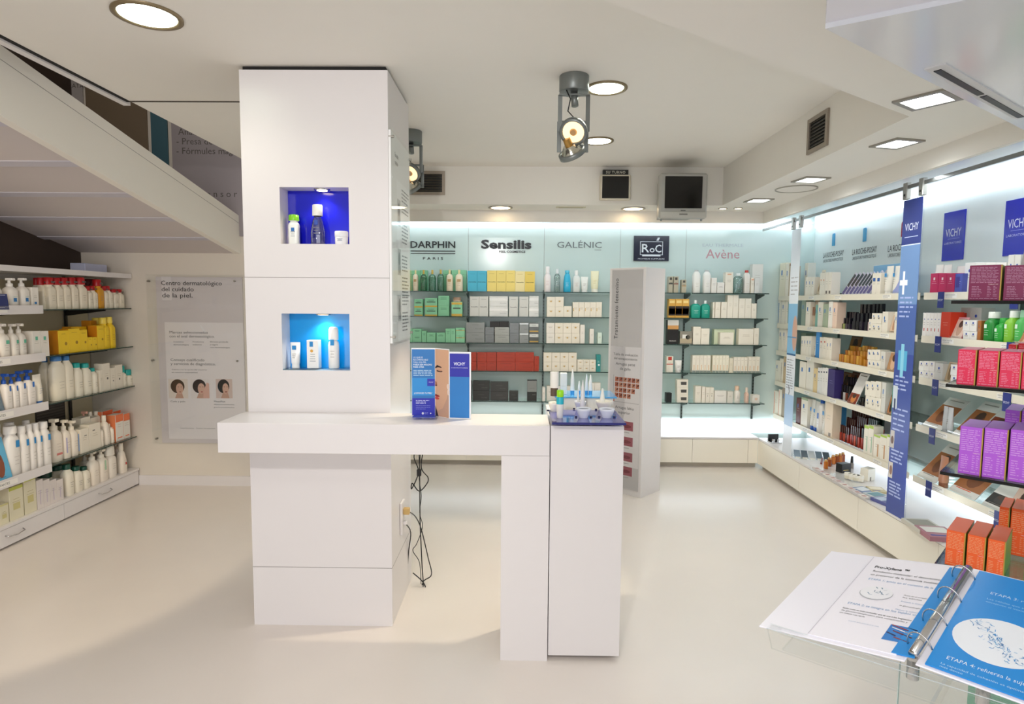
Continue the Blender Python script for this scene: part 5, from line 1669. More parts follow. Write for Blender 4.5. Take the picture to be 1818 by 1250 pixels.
run('right', ZR[2], RA(2), I_, [
    ('carton', 345, 395, 400, 'dim green carton at the rear', P(lr, c='#8fa08f'), dict(back=.12)),
    ('carton', 350, 455, 435, 'narrow cream carton with blue head', lr, dict(n=4)),
    ('tube', 462, 494, 442, 'slim white tube with dark cap', dict(c='#f0ece2', cap='#6b5140')),
    ('carton', 496, 532, 370, 'tall bright blue card', dict(c='#3f8fd0', ink='#cfe6f8'), dict(d=.02)),
    ('carton', 535, 604, 445, 'cream carton with red print', P(lr, logo=(.5, .8, .4, .06, '#c85a4a')), dict(n=2)),
    ('carton', 606, 660, 455, 'white-headed cream carton', lr, dict(n=2)),
    ('tester_rack', 668, 782, 452, 'tray of golden bronze compacts', dict(n=4, rows=3, cols=brz), dict(d=.16)),
    ('tester_rack', 784, 905, 440, 'tray of golden bronze compacts', dict(n=4, rows=3, cols=brz), dict(d=.16)),
    ('tester_rack', 907, 1018, 520, 'tray of golden bronze compacts', dict(n=4, rows=3, cols=brz), dict(d=.16)),
    ('leaflet', 800, 905, 435, 'brown photo card behind the bronze compacts', dict(c='#7a5230', pic=(.2, .95, '#9a6a3c', '#5a3a20')), dict(back=.19, d=.03)),
    ('carton', 1024, 1152, 572, 'small white carton with blue dot', P(lr, disc=(.5, .6, .14, '#3a5f98')), dict(n=3, tiers=2)),
    ('carton', 1154, 1198, 590, 'grey-white end carton', P(lr, c='#dcdad0')),
    ('leaflet', 1200, 1296, 598, 'leaflet with a brown-haired face', dict(c='#d6b896', pic=(.05, .95, '#b98a5c', '#e0b896')), dict(d=.05)),
    ('carton', 1298, 1350, 530, 'tall white carton beside the blue panel', lr),
], .07)
run('right', ZR[3], RC(3), I_, [
    ('carton', 92, 130, 680, 'tall cream carton', lr),
    ('carton', 131, 168, 660, 'cream carton with brown lines', P(lr, logo=(.6, .5, .08, .7, '#8d6a4a'))),
    ('carton', 169, 208, 640, 'tan-sided carton', P(lr, c='#d0b893')),
])
run('right', ZR[3], RA(3), I_, [
    ('carton', 332, 398, 690, 'broad cream box with a dark seam', P(lr, print=0), dict(n=1)),
    ('carton', 402, 472, 686, 'broad cream box with a dark seam', P(lr, print=0)),
    ('carton', 474, 510, 760, 'small orange-cream carton', P(lr, c='#efd39a')),
    ('carton', 514, 616, 752, 'white spine like a thin book', P(lr, c='#f1efe9', logo=(.5, .85, .5, .05, '#3a3f55')), dict(n=4)),
    ('carton', 618, 686, 768, 'deep violet box', dict(c='#3a2f6e', ink='#8d86b8')),
    ('tester_rack', 688, 790, 830, 'tray of dark pencils and a silver pen', dict(n=4, cols=('#2a1c1a', '#c9c5c0', '#7a3a20'), capc='#1a1514'), dict(d=.15)),
    ('leaflet', 722, 800, 800, 'warm brown photo card', dict(c='#9a5a34', pic=(.1, .95, '#c98a5c', '#5a2c1a')), dict(back=.14, d=.03)),
    ('leaflet', 802, 882, 798, 'dark chestnut photo card', dict(c='#5a3426', pic=(.1, .95, '#8a4a30', '#2c1814')), dict(back=.14, d=.03)),
    ('leaflet', 792, 880, 812, 'white slanted booklet with brown flap', dict(c='#f0ece6', pic=(.0, .35, '#8a3418', '#d98a4a'), lean=.4), dict(d=.1)),
    ('tester_rack', 884, 995, 1000, 'low tray of black brushes', dict(n=4, cols=('#15120f', '#2a201a'), capc='#0f0d0c'), dict(d=.12)),
    ('carton', 1000, 1156, 892, 'stacked white carton with grey spot', P(lr, disc=(.5, .5, .12, '#8d8a84')), dict(n=3, tiers=2)),
    ('carton', 1158, 1198, 900, 'grey-white block edge-on', P(lr, c='#d9d8d0')),
    ('leaflet', 1200, 1258, 1030, 'brown and black leaflet', dict(c='#8a5a34', pic=(.1, .9, '#b97a48', '#2c1a12')), dict(d=.05)),
    ('carton', 1262, 1312, 950, 'emerald green pack', P(lr, c='#2fa579', ink='#d5f0e4')),
], .07)
run('right', ZR[4], RC(4), I_, [
    ('carton', 72, 118, 985, 'cream carton striped in salmon', P(lr, logo=(.2, .5, .1, .9, '#e08a6a'))),
    ('carton', 120, 152, 970, 'cream carton striped in salmon', P(lr, logo=(.2, .5, .1, .9, '#e08a6a'))),
    ('carton', 154, 190, 950, 'grey-brown end carton', P(lr, c='#a39683')),
])
tst = dict(n=5, rows=3, cols=('#a8301f', '#7a1c18', '#c24a30', '#5a1c14'), capc='#3a1512')
run('right', ZR[4], RA(4), J_, [
    ('carton', 350, 386, 30, 'dark red carton at the corner end', P(lr, c='#5f1c1a')),
    ('carton', 390, 446, 28, 'tall cream carton with green top', P(lr, band=(.93, 1, '#9fb08a'))),
    ('tube', 450, 478, 42, 'slim tube with blue cap', P(lrt, cap='#2f5fb5')),
    ('tube', 480, 515, 60, 'slim tube with blue cap', P(lrt, cap='#2f5fb5')),
    ('bottle', 518, 552, 22, 'white bottle with royal blue cap', dict(c='#f0ece6', cap='#1f5fc0', logo=(.5, .5, .4, .15, '#2f6fc0'))),
    ('tube', 554, 592, 75, 'pale tube with grey print', lrt),
    ('carton', 594, 658, 58, 'broad peach-cream carton', P(lr, c='#efdcc2', logo=(.7, .12, .3, .1, '#7a6a5a'))),
    ('carton', 664, 702, 95, 'blue carton at the rear', P(lr, c='#3f86b8'), dict(back=.1)),
    ('tester_rack', 662, 746, 185, 'tray of dark red lipsticks', tst, dict(d=.16)),
    ('tester_rack', 748, 835, 168, 'tray of dark red lipsticks', tst, dict(d=.16)),
    ('tester_rack', 837, 920, 182, 'tray of dark red and green-black testers', P(tst, capc='#20302a'), dict(d=.16)),
    ('carton', 926, 1005, 262, 'lime-edged white carton', P(lr, band=(.9, 1, '#a9c83a'), logo=(.7, .4, .2, .5, '#9fc0a0')), dict(n=2)),
    ('carton', 1010, 1175, 345, 'lime-edged white carton with a spoon picture', P(lr, band=(.92, 1, '#a9c83a'), logo=(.7, .4, .2, .5, '#c99a6a')), dict(n=3)),
], .07)

# ---- right wall, beyond the blue panel
vw = dict(c='#efece6', ink='#b0a9a0', disc=(.5, .75, .12, '#2f4fa8'))
vt = dict(c='#ece9e4', cap='#f3f1ee')
run('right', ZR[0], RB(0), K_, [
    ('tube', 395, 455, 850, 'upturned white tube behind magenta boxes', vt, dict(back=.1)),
    ('tube', 458, 520, 850, 'upturned white tube behind magenta boxes', vt, dict(back=.1)),
    ('tube', 560, 640, 860, 'upturned white tube behind magenta boxes', vt, dict(back=.1)),
    ('carton', 405, 598, 916, 'magenta glossy box', dict(c='#c21f5c', rough=.25, ink='#e88ab0', logo=(.5, .75, .2, .12, '#f2d5e0')), dict(n=3)),
    ('carton', 600, 660, 918, 'violet-blue printed box', dict(c='#4a55a8', ink='#c9cff5', logo=(.4, .6, .5, .5, '#3a2f86'))),
    ('carton', 672, 1000, 832, 'white box on the topmost row', vw, dict(n=4, back=.03)),
    ('carton', 1010, 1110, 770, 'white box near the picture edge', P(vw, c='#dcdad4'), dict(n=2)),
], .08)
gbt = dict(c='#1f8a34', cap='#eef3ea', caph=.2, neck=.7, capw=1.05, pw=3, ink='#d0f0d0', logo=(.4, .55, .25, .12, '#dff5e0'))
run('right', ZR[1], RB(1), L_2, [
    ('carton', 245, 410, 78, 'white carton, blue and red marks', P(vw, logo=(.5, .35, .2, .12, '#c8302a')), dict(n=5)),
    ('carton', 412, 500, 72, 'scarlet box', dict(c='#d8391a', ink='#f0a08a')),
    ('carton', 502, 584, 78, 'scarlet box', dict(c='#cf3418', ink='#f0a08a'), dict(back=.06)),
    ('leaflet', 490, 592, 122, 'pink leaflet with a pale figure', dict(c='#d8969a', pic=(.1, .9, '#e6c9b5', '#c29a80'), lean=.35), dict(back=-.005, d=.05)),
    ('carton', 590, 780, 30, 'clear-topped pack at the rear', P(vw, c='#c9c8c0', band=(.0, .3, '#b57a80')), dict(n=2, back=.1)),
    ('carton', 622, 750, 148, 'small white carton with blue dot', P(vw), dict(n=2, tiers=2)),
    ('carton', 753, 785, 150, 'brown kraft carton', P(vw, c='#a86a34')),
    ('bottle', 786, 888, 72, 'dark green bottle with white cap', gbt),
    ('bottle', 890, 972, 130, 'bright green bottle without a visible cap', P(gbt, c='#2aa53a', cap='#2aa53a')),
    ('bottle', 974, 1068, 60, 'lime green bottle with white cap', P(gbt, c='#86c83a')),
    ('bottle', 1070, 1168, 55, 'pale green-headed bottle', P(gbt, c='#4fb85a', cap='#a5dcb8')),
    ('leaflet', 1082, 1190, 160, 'leaflet showing a tanned face', dict(c='#d9a884', pic=(.05, .95, '#e0b896', '#b57a55')), dict(back=-.01, d=.05)),
], .08)
run('right', ZR[2], RB(2), L_2, [
    ('carton', 215, 360, 528, 'small white carton, double row', vw, dict(n=3, tiers=2)),
    ('carton', 362, 432, 545, 'grey-white box edge-on', P(vw, c='#d6d5cf')),
    ('leaflet', 434, 506, 535, 'leaflet with a figure in white', dict(c='#dcc7a8', pic=(.05, .95, '#c9b08a', '#8d7450')), dict(d=.05)),
    ('carton', 508, 640, 560, 'white carton partly behind red boxes', vw, dict(n=2, tiers=2)),
    ('carton', 745, 1060, 700, 'white carton below the red boxes', vw, dict(n=4)),
], .08)
pw_ = dict(c='#e9e6e1', ink='#a8a29a', pic=(.15, .75, '#a8683a', '#7a4424'), lean=.75)
run('right', ZR[3], RB(3), L_2, [
    ('leaflet', 205, 380, 880, 'tilted white card with brown hand', pw_, dict(d=.13)),
    ('leaflet', 478, 650, 910, 'tilted white card with brown hand', pw_, dict(d=.13)),
    ('leaflet', 655, 830, 960, 'tilted white card with brown hand', P(pw_, pic=(.3, .7, '#8a3a24', '#c98a5c')), dict(d=.13)),
    ('tube', 385, 425, 940, 'pearly tube standing between the tilted cards', dict(c='#dedfe0', cap='#c9c9c9')),
    ('tube', 428, 472, 955, 'pearly tube standing between the tilted cards', dict(c='#dedfe0', cap='#c9c9c9')),
], .07)
K3 = (1590, 740, 3.906)
run('right', ZR[4], RB(4), K3, [
    ('leaflet', 122, 250, 205, 'tilted card with an orange edge', P(pw_, band=(0, .1, '#e8622e')), dict(d=.13)),
    ('tube', 268, 318, 270, 'copper-coloured tube', dict(c='#c98a68', cap='#a8684a')),
    ('leaflet', 340, 520, 300, 'tilted card with brown bottles and orange foot', P(pw_, ink='#e8622e'), dict(d=.13)),
    ('leaflet', 570, 720, 420, 'tilted white card with a dark square', P(pw_, pic=(.1, .4, '#1f1d1c', '#3a3634')), dict(d=.12)),
    ('leaflet', 725, 860, 470, 'rounded pinkish card low by the orange boxes', dict(c='#c9a49a', pic=(.1, .8, '#dcbfae', '#9a6a5a'), lean=.5), dict(d=.1)),
], .07)

# ---- things on the right cabinet top
def cabinet_item(name, label, cat, px, py, rz=0, group=None):
    q = at(px, py, z=.304)
    return thing(name, label, cat, (q.x, q.y, .304), rz, group)
t = cabinet_item('chrome_block', 'black-backed little chrome display at the back end of the cabinet', 'display', 1375, 786, .1)
obj('stand', bx(-.05, .05, -.04, .04, 0, .012, CHROME), t); g = Geo(); g.box(-.05, .05, .02, .035, .012, .075, BLACK, bev=.003); obj('back', g, t)
for x in (-.03, .01):
    obj('sample', bx(x, x+.018, -.03, -.01, .012, .04, CHROME), t)
t = cabinet_item('acrylic_stand', 'clear tilted stand of card samples nearest the white hanging panel', 'display', 1442, 812, -.35)
g = Geo(); g.box(-.15, .15, -.11, .11, 0, .006, CLEAR); g.prism([(-.11, .006), (.11, .006), (.11, .06)], -.15, -.147, CLEAR, axis='x'); g.prism([(-.11, .006), (.11, .006), (.11, .06)], .147, .15, CLEAR, axis='x'); obj('frame', g, t)
tl = Matrix.Rotation(.22, 4, 'X')
for i in range(5):
    g = Geo(); g.box(-.14+i*.056, -.092+i*.056, -.1, .09, .012, .016, hexmat(('#8fa3b5', '#5a6a78', '#c9cfd2', '#6d7f8f', '#3f4a55')[i]), mx=tl); g.box(-.136+i*.056, -.096+i*.056, -.09, -.05, .016, .018, hexmat('#e9e4da'), mx=tl); obj('card', g, t)
t = cabinet_item('open_case', 'opened dark pencil case lying beside the clear stand', 'case', 1462, 820, -.5)
for x, c in ((-.02, '#7a2a1c'), (.02, '#2a1c18'), (.05, '#45302a')):
    g = Geo(); g.box(x, x+.014, -.1, .1, .0, .012, hexmat(c), bev=.002); obj('pencil', g, t)
for i, (px, py, h_) in enumerate(((1466, 832, .07), (1472, 828, .072), (1479, 824, .075), (1485, 823, .078), (1491, 822, .08), (1496, 820, .08))):
    t = cabinet_item('sample_bottle', f'{ORD[i]} small amber sample bottle from the clear stand', 'bottle', px, py, 0, 'amber sample bottles on the cabinet')
    g = Geo(); g.box(-.013, .013, -.013, .013, 0, h_*.8, hexmat(('#c9742a', '#9a4a1c')[i % 2], .2), bev=.003); obj('body', g, t)
    g = Geo(); g.box(-.009, .009, -.009, .009, h_*.8, h_, hexmat('#d8a860', .3), bev=.002); obj('cap', g, t)
t = cabinet_item('black_carton', 'black cube box among the samples on the cabinet', 'box', 1497, 838, .3)
g = Geo(); g.box(-.045, .045, -.03, .03, 0, .07, BLACK, bev=.002); g.rect(-.03, .02, .02, .024, '#d9c27a', lift=.0308); obj('body', g, t)
t = cabinet_item('nail_bottle', 'single slim bottle with a tall black cap on the cabinet', 'bottle', 1512, 831)
g = Geo(); g.loft([(0, .016, .016), (.035, .016, .016), (.045, .01, .01)], hexmat('#8f867c', .2), 12); obj('body', g, t)
g = Geo(); g.loft([(.045, .011, .011), (.095, .009, .009)], BLACK, 12); obj('cap', g, t)
t = cabinet_item('sample_tray', 'long clear acrylic sample tray at the front of the cabinet', 'tray', 1503, 858, -.02)
g = Geo(); g.box(-.09, .09, -.42, .40, 0, .006, CLEAR); g.box(-.09, -.084, -.42, .40, .006, .03, CLEAR); g.box(-.03, -.026, -.42, .4, .006, .022, CLEAR); obj('tray_body', g, t)
for k in range(9):
    g = Geo(); y = .34-k*.085
    g.box(-.08, -.04, y-.033, y+.033, .006, .018, hexmat(('#e6d9d6', '#d9cdd0', '#efe6e0')[k % 3]), bev=.002); g.box(-.075, -.05, y-.02, y+.0, .018, .0195, hexmat('#b07a74')); obj('sachet', g, t)
for i, (px, py, c) in enumerate(((1505, 851, '#e8e0c8'), (1512, 853, '#efe8d5'), (1520, 855, '#e6dfc8'), (1527, 856, '#f1ead8'))):
    t = cabinet_item('cream_jar', f'{ORD[i]} of four little cream jars in the sample row', 'jar', px, py, 0, 'little cream jars on the cabinet')
    t.location.z = .312
    g = Geo(); g.loft([(0, .022, .022), (.024, .024, .024)], hexmat(c), 14); obj('body', g, t)
    g = Geo(); g.loft([(.024, .025, .025), (.042, .024, .024)], hexmat('#f4efe2'), 14); obj('lid', g, t)
t = cabinet_item('white_carton', 'white notched carton standing by the sample row', 'box', 1540, 852, .5)
g = Geo(); g.box(-.045, .045, -.03, .03, 0, .09, hexmat('#efe9da'), bev=.002); g.rect(-.02, -.006, .0, .03, '#6d655a', lift=.0305); obj('body', g, t)
for i, (px, py, w_, l_, c, c2, lab, rz) in enumerate((
        (1536, 873, .11, .15, '#7f93b8', '#e0e6ee', 'blue-headed leaflet lying before the sample tray', .3),
        (1556, 872, .1, .12, '#c9bb8f', '#efe6cf', 'yellowish leaflet lying behind the blue-headed one', -.2),
        (1560, 884, .12, .15, '#d9dde0', '#5f8f9a', 'white magazine with teal picture beside the blue panel', .25),
        (1571, 893, .1, .14, '#5a5f9a', '#b9c8dc', 'violet-blue magazine nearest the blue panel', .2),
        (1640, 938, .15, .2, '#c9c4b8', '#8f8a7a', 'pale magazine in the clear tray just beyond the blue panel', -.1),
        (1664, 952, .16, .18, '#a8707c', '#dcd8d2', 'rose-edged magazine by the orange boxes', -.15))):
    t = cabinet_item('magazine', lab, 'magazine', px, py, rz)
    g = Geo(); g.box(-w_/2, w_/2, -l_/2, l_/2, 0, .012+.003*i, hexmat(c), bev=.001); zt = .012+.003*i+.0005
    g.add([(-w_*.4, -l_*.1, zt), (w_*.4, -l_*.1, zt), (w_*.4, l_*.4, zt), (-w_*.4, l_*.4, zt)], [(0, 1, 2, 3)], c2)
    g.add([(-w_*.4, -l_*.4, zt), (w_*.1, -l_*.4, zt), (w_*.1, -l_*.3, zt), (-w_*.4, -l_*.3, zt)], [(0, 1, 2, 3)], '#2f2f8a')
    obj('body', g, t)

# ---- niches
def niche(label, px, pyt, w_, z0, kind, s, dd=.05, cat=None):
    q = at(px, 400 if z0 > 1.5 else 640, y=2.93)
    top = at(px, pyt, y=2.93).z
    o = bpy.data.objects.new(NAME[kind], None); COL.objects.link(o)
    o.location = (q.x, 2.93, z0)
    build(kind, w_, top-z0, dd, s, o)
    tag(o, label, CAT[kind])
niche('white bottle with lime green cap in the upper niche', 522, 382, .052, 1.866, 'bottle', dict(c='#eef0ea', cap='#7bc422', caph=.2, neck=.8, capw=1.15, pw=3, logo=(.5, .5, .3, .12, '#2f6fb5'), ink='#8f9aa0'), .035)
niche('clear tapering flask with a glowing white cap in the upper niche', 564, 364, .062, 1.866, 'bottle', dict(c='#c9ccd6', cap='#eceae2', caph=.28, neck=.6, capw=1.25, pw=3, taper=.72, clear=1, logo=(.5, .55, .25, .12, '#2f4fa8')), .05)
niche('squat white cream jar in the corner of the upper niche', 606, 411, .065, 1.866, 'jar', dict(c='#e9ebee', cap='#dfe2e6', ink='#6d7890'), .06)
niche('small white tube standing on its cap in the lower niche', 525, 608, .046, 1.274, 'tube', dict(c='#f4f3ef', cap='#f4f3ef', logo=(.5, .8, .4, .16, '#1f86c8')), .04)
niche('white carton with blue square in the lower niche', 558, 603, .056, 1.274, 'carton', dict(c='#f4f3ef', ink='#8a98a0', logo=(.4, .86, .3, .18, '#1f86c8'), disc=(.42, .62, .13, '#d9a23c'), pn=4, pz=.5), .045)
niche('tall white spray can with blue square in the lower niche', 593, 580, .052, 1.274, 'spray', dict(c='#f4f3ef', cap='#f4f3ef', pw=2, logo=(.5, .63, .35, .14, '#1f8fd0')), .05)

# ---- tri-fold display on the counter
zc = 1.067
A_, B_, C_, D_ = at(731, 747, z=zc), at(775, 746, z=zc), at(797, 741, z=zc), at(834, 745, z=zc)
B_ = at(773, 738, z=zc); A_ = at(731, 738, z=zc); C_ = at(797, 743, z=zc); D_ = at(836, 744, z=zc)
hz = at(752, 618, y=A_.y).z-zc
t = thing('counter_display', 'folded blue counter display with a half face photo', 'display', (B_.x, B_.y, zc))
def panel(P0, P1, name, fn, h):
    d, L = unit((P0.x, P0.y, 0), (P1.x, P1.y, 0))
    mx = Matrix.Translation((P0.x-B_.x, P0.y-B_.y, 0)) @ Matrix.Rotation(math.atan2(d.y, d.x), 4, 'Z')
    g = Geo(mx)
    g.box(0, L, 0, .003, 0, h, hexmat('#eef0f4'))
    fn(g, L, h)
    return obj(name, g, t)
def p1(g, L, h):
    g.rect(.002, L-.002, .002, h-.006, '#1573bd', .0004)
    g.rect(.002, L-.002, h*.30, h*.56, '#1d8fd8', .0006); g.rect(.002, L-.002, .002, h*.26, '#1a22b0', .0006); g.rect(L*.66, L-.002, h*.44, h*.55, '#1a22b0', .0008)
    for i, (s_, b_) in enumerate((('LO QUE ES', 0), ('RECOMENDABLE', 0), ('PARA UNA PIEL', 0), ('PUEDE SER NOCIVO', .02), ('PARA OTRA', .02))):
        g.text(s_, L*.08, h*(.85-.035*i), h*.034, '#e6f3fb', .001, bold=b_, width=L*(.4, .62, .55, .78, .45)[i])
    g.lines(L*.08, L*.9, h*.67, 4, h*.024, h*.010, '#bfe0f4', .001, ragged=.2)
    g.text('¿CONOCES TU PIEL?', L*.1, h*.325, h*.034, '#f2f9fd', .001, width=L*.76, bold=.01)
    g.text('VICHY', L*.72, h*.49, h*.022, '#e6e8ff', .0012, width=L*.2)
    g.lines(L*.18, L*.8, h*.225, 3, h*.02, h*.009, '#cfd5f8', .001); g.lines(L*.18, L*.8, h*.15, 3, h*.025, h*.006, '#8f98e0', .001)
    g.disc(L*.47, h*.035, L*.05, L*.05, '#dfe4f8', .001); g.disc(L*.8, h*.035, L*.03, L*.03, '#dfe4f8', .001); g.lines(L*.55, L*.7, h*.045, 2, h*.018, h*.007, '#8f98e0', .001)
def p2(g, L, h):
    sk, sh, dk = '#dcae8c', '#c99474', '#2c1a14'
    g.rect(0, L, .001, h-.004, '#c9a088', .0004)
    g.poly([(0, h*.14), (L*.2, h*.08), (L*.55, h*.13), (L*.85, h*.28), (L, h*.40), (L, h*.985), (0, h*.985)], sk, .0006)
    g.poly([(0, h*.0), (L*.25, 0), (L*.15, h*.07), (0, h*.16)], '#2a2430', .0008)
    g.poly([(0, h*.72), (L*.15, h*.755), (L*.45, h*.735), (L*.5, h*.72), (L*.2, h*.725), (0, h*.70)], dk, .0010)
    g.disc(L*.33, h*.67, L*.22, h*.016, '#4a2c20', .0010); g.disc(L*.36, h*.68, L*.16, h*.010, sh, .0012)
    g.poly([(0, h*.52), (L*.12, h*.50), (L*.16, h*.45), (L*.05, h*.44), (0, h*.45)], '#a8684a', .0010)
    g.disc(L*.06, h*.455, L*.07, h*.008, dk, .0012)
    g.disc(L*.14, h*.30, L*.2, h*.016, '#b3322e', .0010); g.disc(L*.14, h*.265, L*.17, h*.018, '#cf4a44', .0012)
    g.poly([(0, h*.33), (L*.3, h*.30), (0, h*.315)], dk, .0013)
    g.disc(L*.95, h*.46, L*.1, h*.04, '#f0d8c8', .0009); g.disc(L*.97, h*.38, L*.08, h*.045, '#f0d8c8', .0009)
def p3(g, L, h):
    g.rect(L*.04, L*.93, .004, h-.008, '#1677c2', .0004); g.rect(L*.04, L*.93, h*.63, h-.008, '#1418a4', .0006)
    g.text('VICHY', L*.48, h*.80, h*.065, '#eef0ff', .0010, align='CENTER', width=L*.52, bold=.015)
    g.text('LABORATOIRES', L*.48, h*.755, h*.022, '#c9ccf7', .0010, align='CENTER', width=L*.74)
panel(A_, B_, 'text_panel', p1, hz); panel(B_, C_, 'face_panel', p2, hz); panel(C_, D_, 'brand_panel', p3, hz*.965)
g = Geo(); q = at(755, 743, z=zc)
L_x = q.x-B_.x
g.box(L_x-.075, L_x+.055, q.y-B_.y-.035, q.y-B_.y+.025, 0, .010, CLEAR); g.box(L_x-.055, L_x+.05, q.y-B_.y-.03, q.y-B_.y+.02, .010, .0115, hexmat('#1f3fae', .15)); obj('leaflet_base', g, t)

# ---- trays and pots on the display box
t = thing('pot_tray', 'violet blue glass tray of pots on the white display box', 'tray', (.297, 2.7, 1.067))
PUR = mat('violet_glass', '#3c3f96', .08, coat=.5)
g = Geo(); g.box(-.157, .157, -.155, .155, .018, .026, PUR, bev=.001); g.box(-.157, .157, -.1565, -.155, .017, .027, '#16186a'); obj('glass_plate', g, t)
obj('riser', bx(-.14, .14, -.08, .14, 0, .018, CLEAR), t)
def xz(px, py, y=2.6): return at(px, py, y=y)
zt = 1.067+.026
def pot(label, px, py, r, h_, c, fill, group='white ceramic pots on the violet tray'):
    q = at(px, py, z=zt)
    t = thing('cosmetic_pot', label, 'pot', (q.x, q.y, zt), 0, group)
    g = Geo(); g.loft([(0, r*.6, r*.6), (h_*.08, r*.62, r*.62), (h_*.75, r*.95, r*.95), (h_, r, r), (h_, r*.9, r*.9), (h_*.8, r*.85, r*.85)], hexmat(c, .25), 28, cap=(1, 0)); obj('bowl', g, t)
    g = Geo(); g.loft([(h_*.80, r*.86, r*.86), (h_*.84, r*.86, r*.86)], hexmat(fill, .12), 28); obj('cream', g, t)
    for k in (-1, 1):
        g = Geo(); g.loft([(-.0, .006, .006), (.006, .006, .006)], hexmat('#1a1c40', .3), 8, mx=Matrix.Translation((k*(r*.62+.012), -.0, 0))); obj('peg', g, t)
pot('white pot with dark blue cream, middle of the front edge', 1036, 741, .034, .042, '#e3e6ee', '#27455c')
pot('white pot with dark blue cream at the front right corner', 1077, 741, .035, .040, '#e3e6ee', '#2c3450')
pot('cream pot behind the capped bottle', 984, 730, .028, .042, '#efe9dc', '#3a2c24')
pot('shaded pot behind the middle of the tray', 1030, 727, .028, .040, '#cfd2dc', '#2c2a34')
pot('big cream pot at the rear right of the tray', 1072, 728, .040, .044, '#efe9da', '#e9e2d0')
def stand_item(label, px, py, z0, name, cat, geos, y=None, **k):
    q = at(px, py, z=z0) if y is None else at(px, py, y=y)
    t = thing(name, label, cat, (q.x, q.y, z0 if y is None else z0))
    for nm, pr, m in geos:
        g = Geo(); g.loft(pr, hexmat(m, .3) if isinstance(m, str) else m, 20); obj(nm, g, t)
    return t
stand_item('white bottle with teal ring and lime cap on the violet tray', 994, 742, zt, 'lotion_bottle', 'bottle', [
    ('body', [(0, .012, .012), (.004, .0135, .0135), (.060, .0165, .0165), (.062, .0165, .0165)], '#eceae2'),
    ('ring', [(.062, .0165, .0165), (.088, .0165, .0165), (.094, .013, .013)], '#27b3c6'), ('cap', [(.094, .0145, .0145), (.096, .0155, .0155), (.122, .0155, .0155), (.124, .013, .013)], '#9be01c')])
stand_item('tall slim white cone pen standing at the tray centre', 1034, 729, zt, 'cone_pen', 'pen', [
    ('body', [(0, .0125, .0125), (.02, .0125, .0125), (.11, .0065, .0065), (.145, .001, .001)], '#eeece6')])
stand_item('thin white pen with a red foot on the tray', 1026, 727, zt, 'cone_pen', 'pen', [
    ('foot', [(0, .007, .007), (.028, .007, .007)], '#c8402c'), ('body', [(.028, .007, .007), (.07, .005, .005), (.10, .0015, .0015)], '#eae8e2')])
stand_item('white cone tube with a green foot at the rear of the tray', 1069, 727, zt, 'cone_tube', 'tube', [
    ('foot', [(0, .014, .014), (.035, .014, .014)], '#8fc0a0'), ('body', [(.035, .014, .014), (.10, .004, .004), (.102, .001, .001)], '#eae8e0')])
# rear tier
t = thing('sky_tray', 'light blue glass tray raised behind the violet one', 'tray', (.33, 2.985, 1.067))
zq = at(1000, 704, y=2.93).z
g = Geo(); g.box(-.155, .145, -.055, .155, zq-1.067-.008, zq-1.067, mat('sky_glass', '#5aa5dc', .08, coat=.5), bev=.001); obj('glass_plate', g, t)
obj('riser', bx(-.14, .13, -.04, .14, 0, zq-1.067-.008, hexmat('#e9e6de')), t)
def rear(label, px, pyt, w_, geo, name='cone_tube', cat='tube', y=3.0):
    q = at(px, 700, y=y); h_ = at(px, pyt, y=y).z-zq
    t = thing(name, label, cat, (q.x, y, zq))
    geo(t, w_, h_)
def cone(c='#e9ebe8', foot='#3f9ad8'):
    def f(t, w_, h_):
        g = Geo(); g.loft([(0, w_*.42, w_*.42), (.02, w_*.42, w_*.42)], hexmat(foot), 16); obj('foot', g, t)
        g = Geo(); g.loft([(.02, w_*.45, w_*.45), (h_*.6, w_*.36, w_*.36), (h_*.96, w_*.12, w_*.12), (h_, w_*.05, w_*.05)], hexmat(c), 16); obj('body', g, t)
    return f
def blk_(c='#dfe6e4'):
    def f(t, w_, h_):
        g = Geo(); g.box(-w_/2, w_/2, -w_*.4, w_*.4, 0, h_, hexmat(c), bev=.002); g.rect(-w_*.3, w_*.3, h_*.4, h_*.41, '#b5bab8', lift=w_*.4+.0006); obj('body', g, t)
    return f
def tall(t, w_, h_):
    g = Geo(); g.loft([(0, w_*.44, w_*.44), (.04, w_*.44, w_*.44)], hexmat('#5a4836'), 16); obj('foot', g, t)['label'] = 'brown foot'
    g = Geo(); g.loft([(.04, w_*.48, w_*.4), (h_*.5, w_*.5, w_*.3), (h_, w_*.5, .004)], hexmat('#efece2'), 18); obj('body', g, t)
rear('tall cream tube with a brown foot at the rear tray end', 984, 660, .042, tall, y=2.95)
rear('pale rectangular pack standing on the sky blue tray', 1000, 662, .034, blk_(), 'product_carton', 'box')
rear('white cone tube leaning beside the pale pack', 1016, 656, .024, cone())
rear('thin white pointed tube, fourth item along the sky blue tray', 1028, 676, .016, cone())
rear('tallest pointed pearl tube on the sky blue tray', 1041, 664, .018, cone('#dfe8ee'))
rear('white pointed tube furthest along the sky blue tray', 1048, 665, .022, cone())

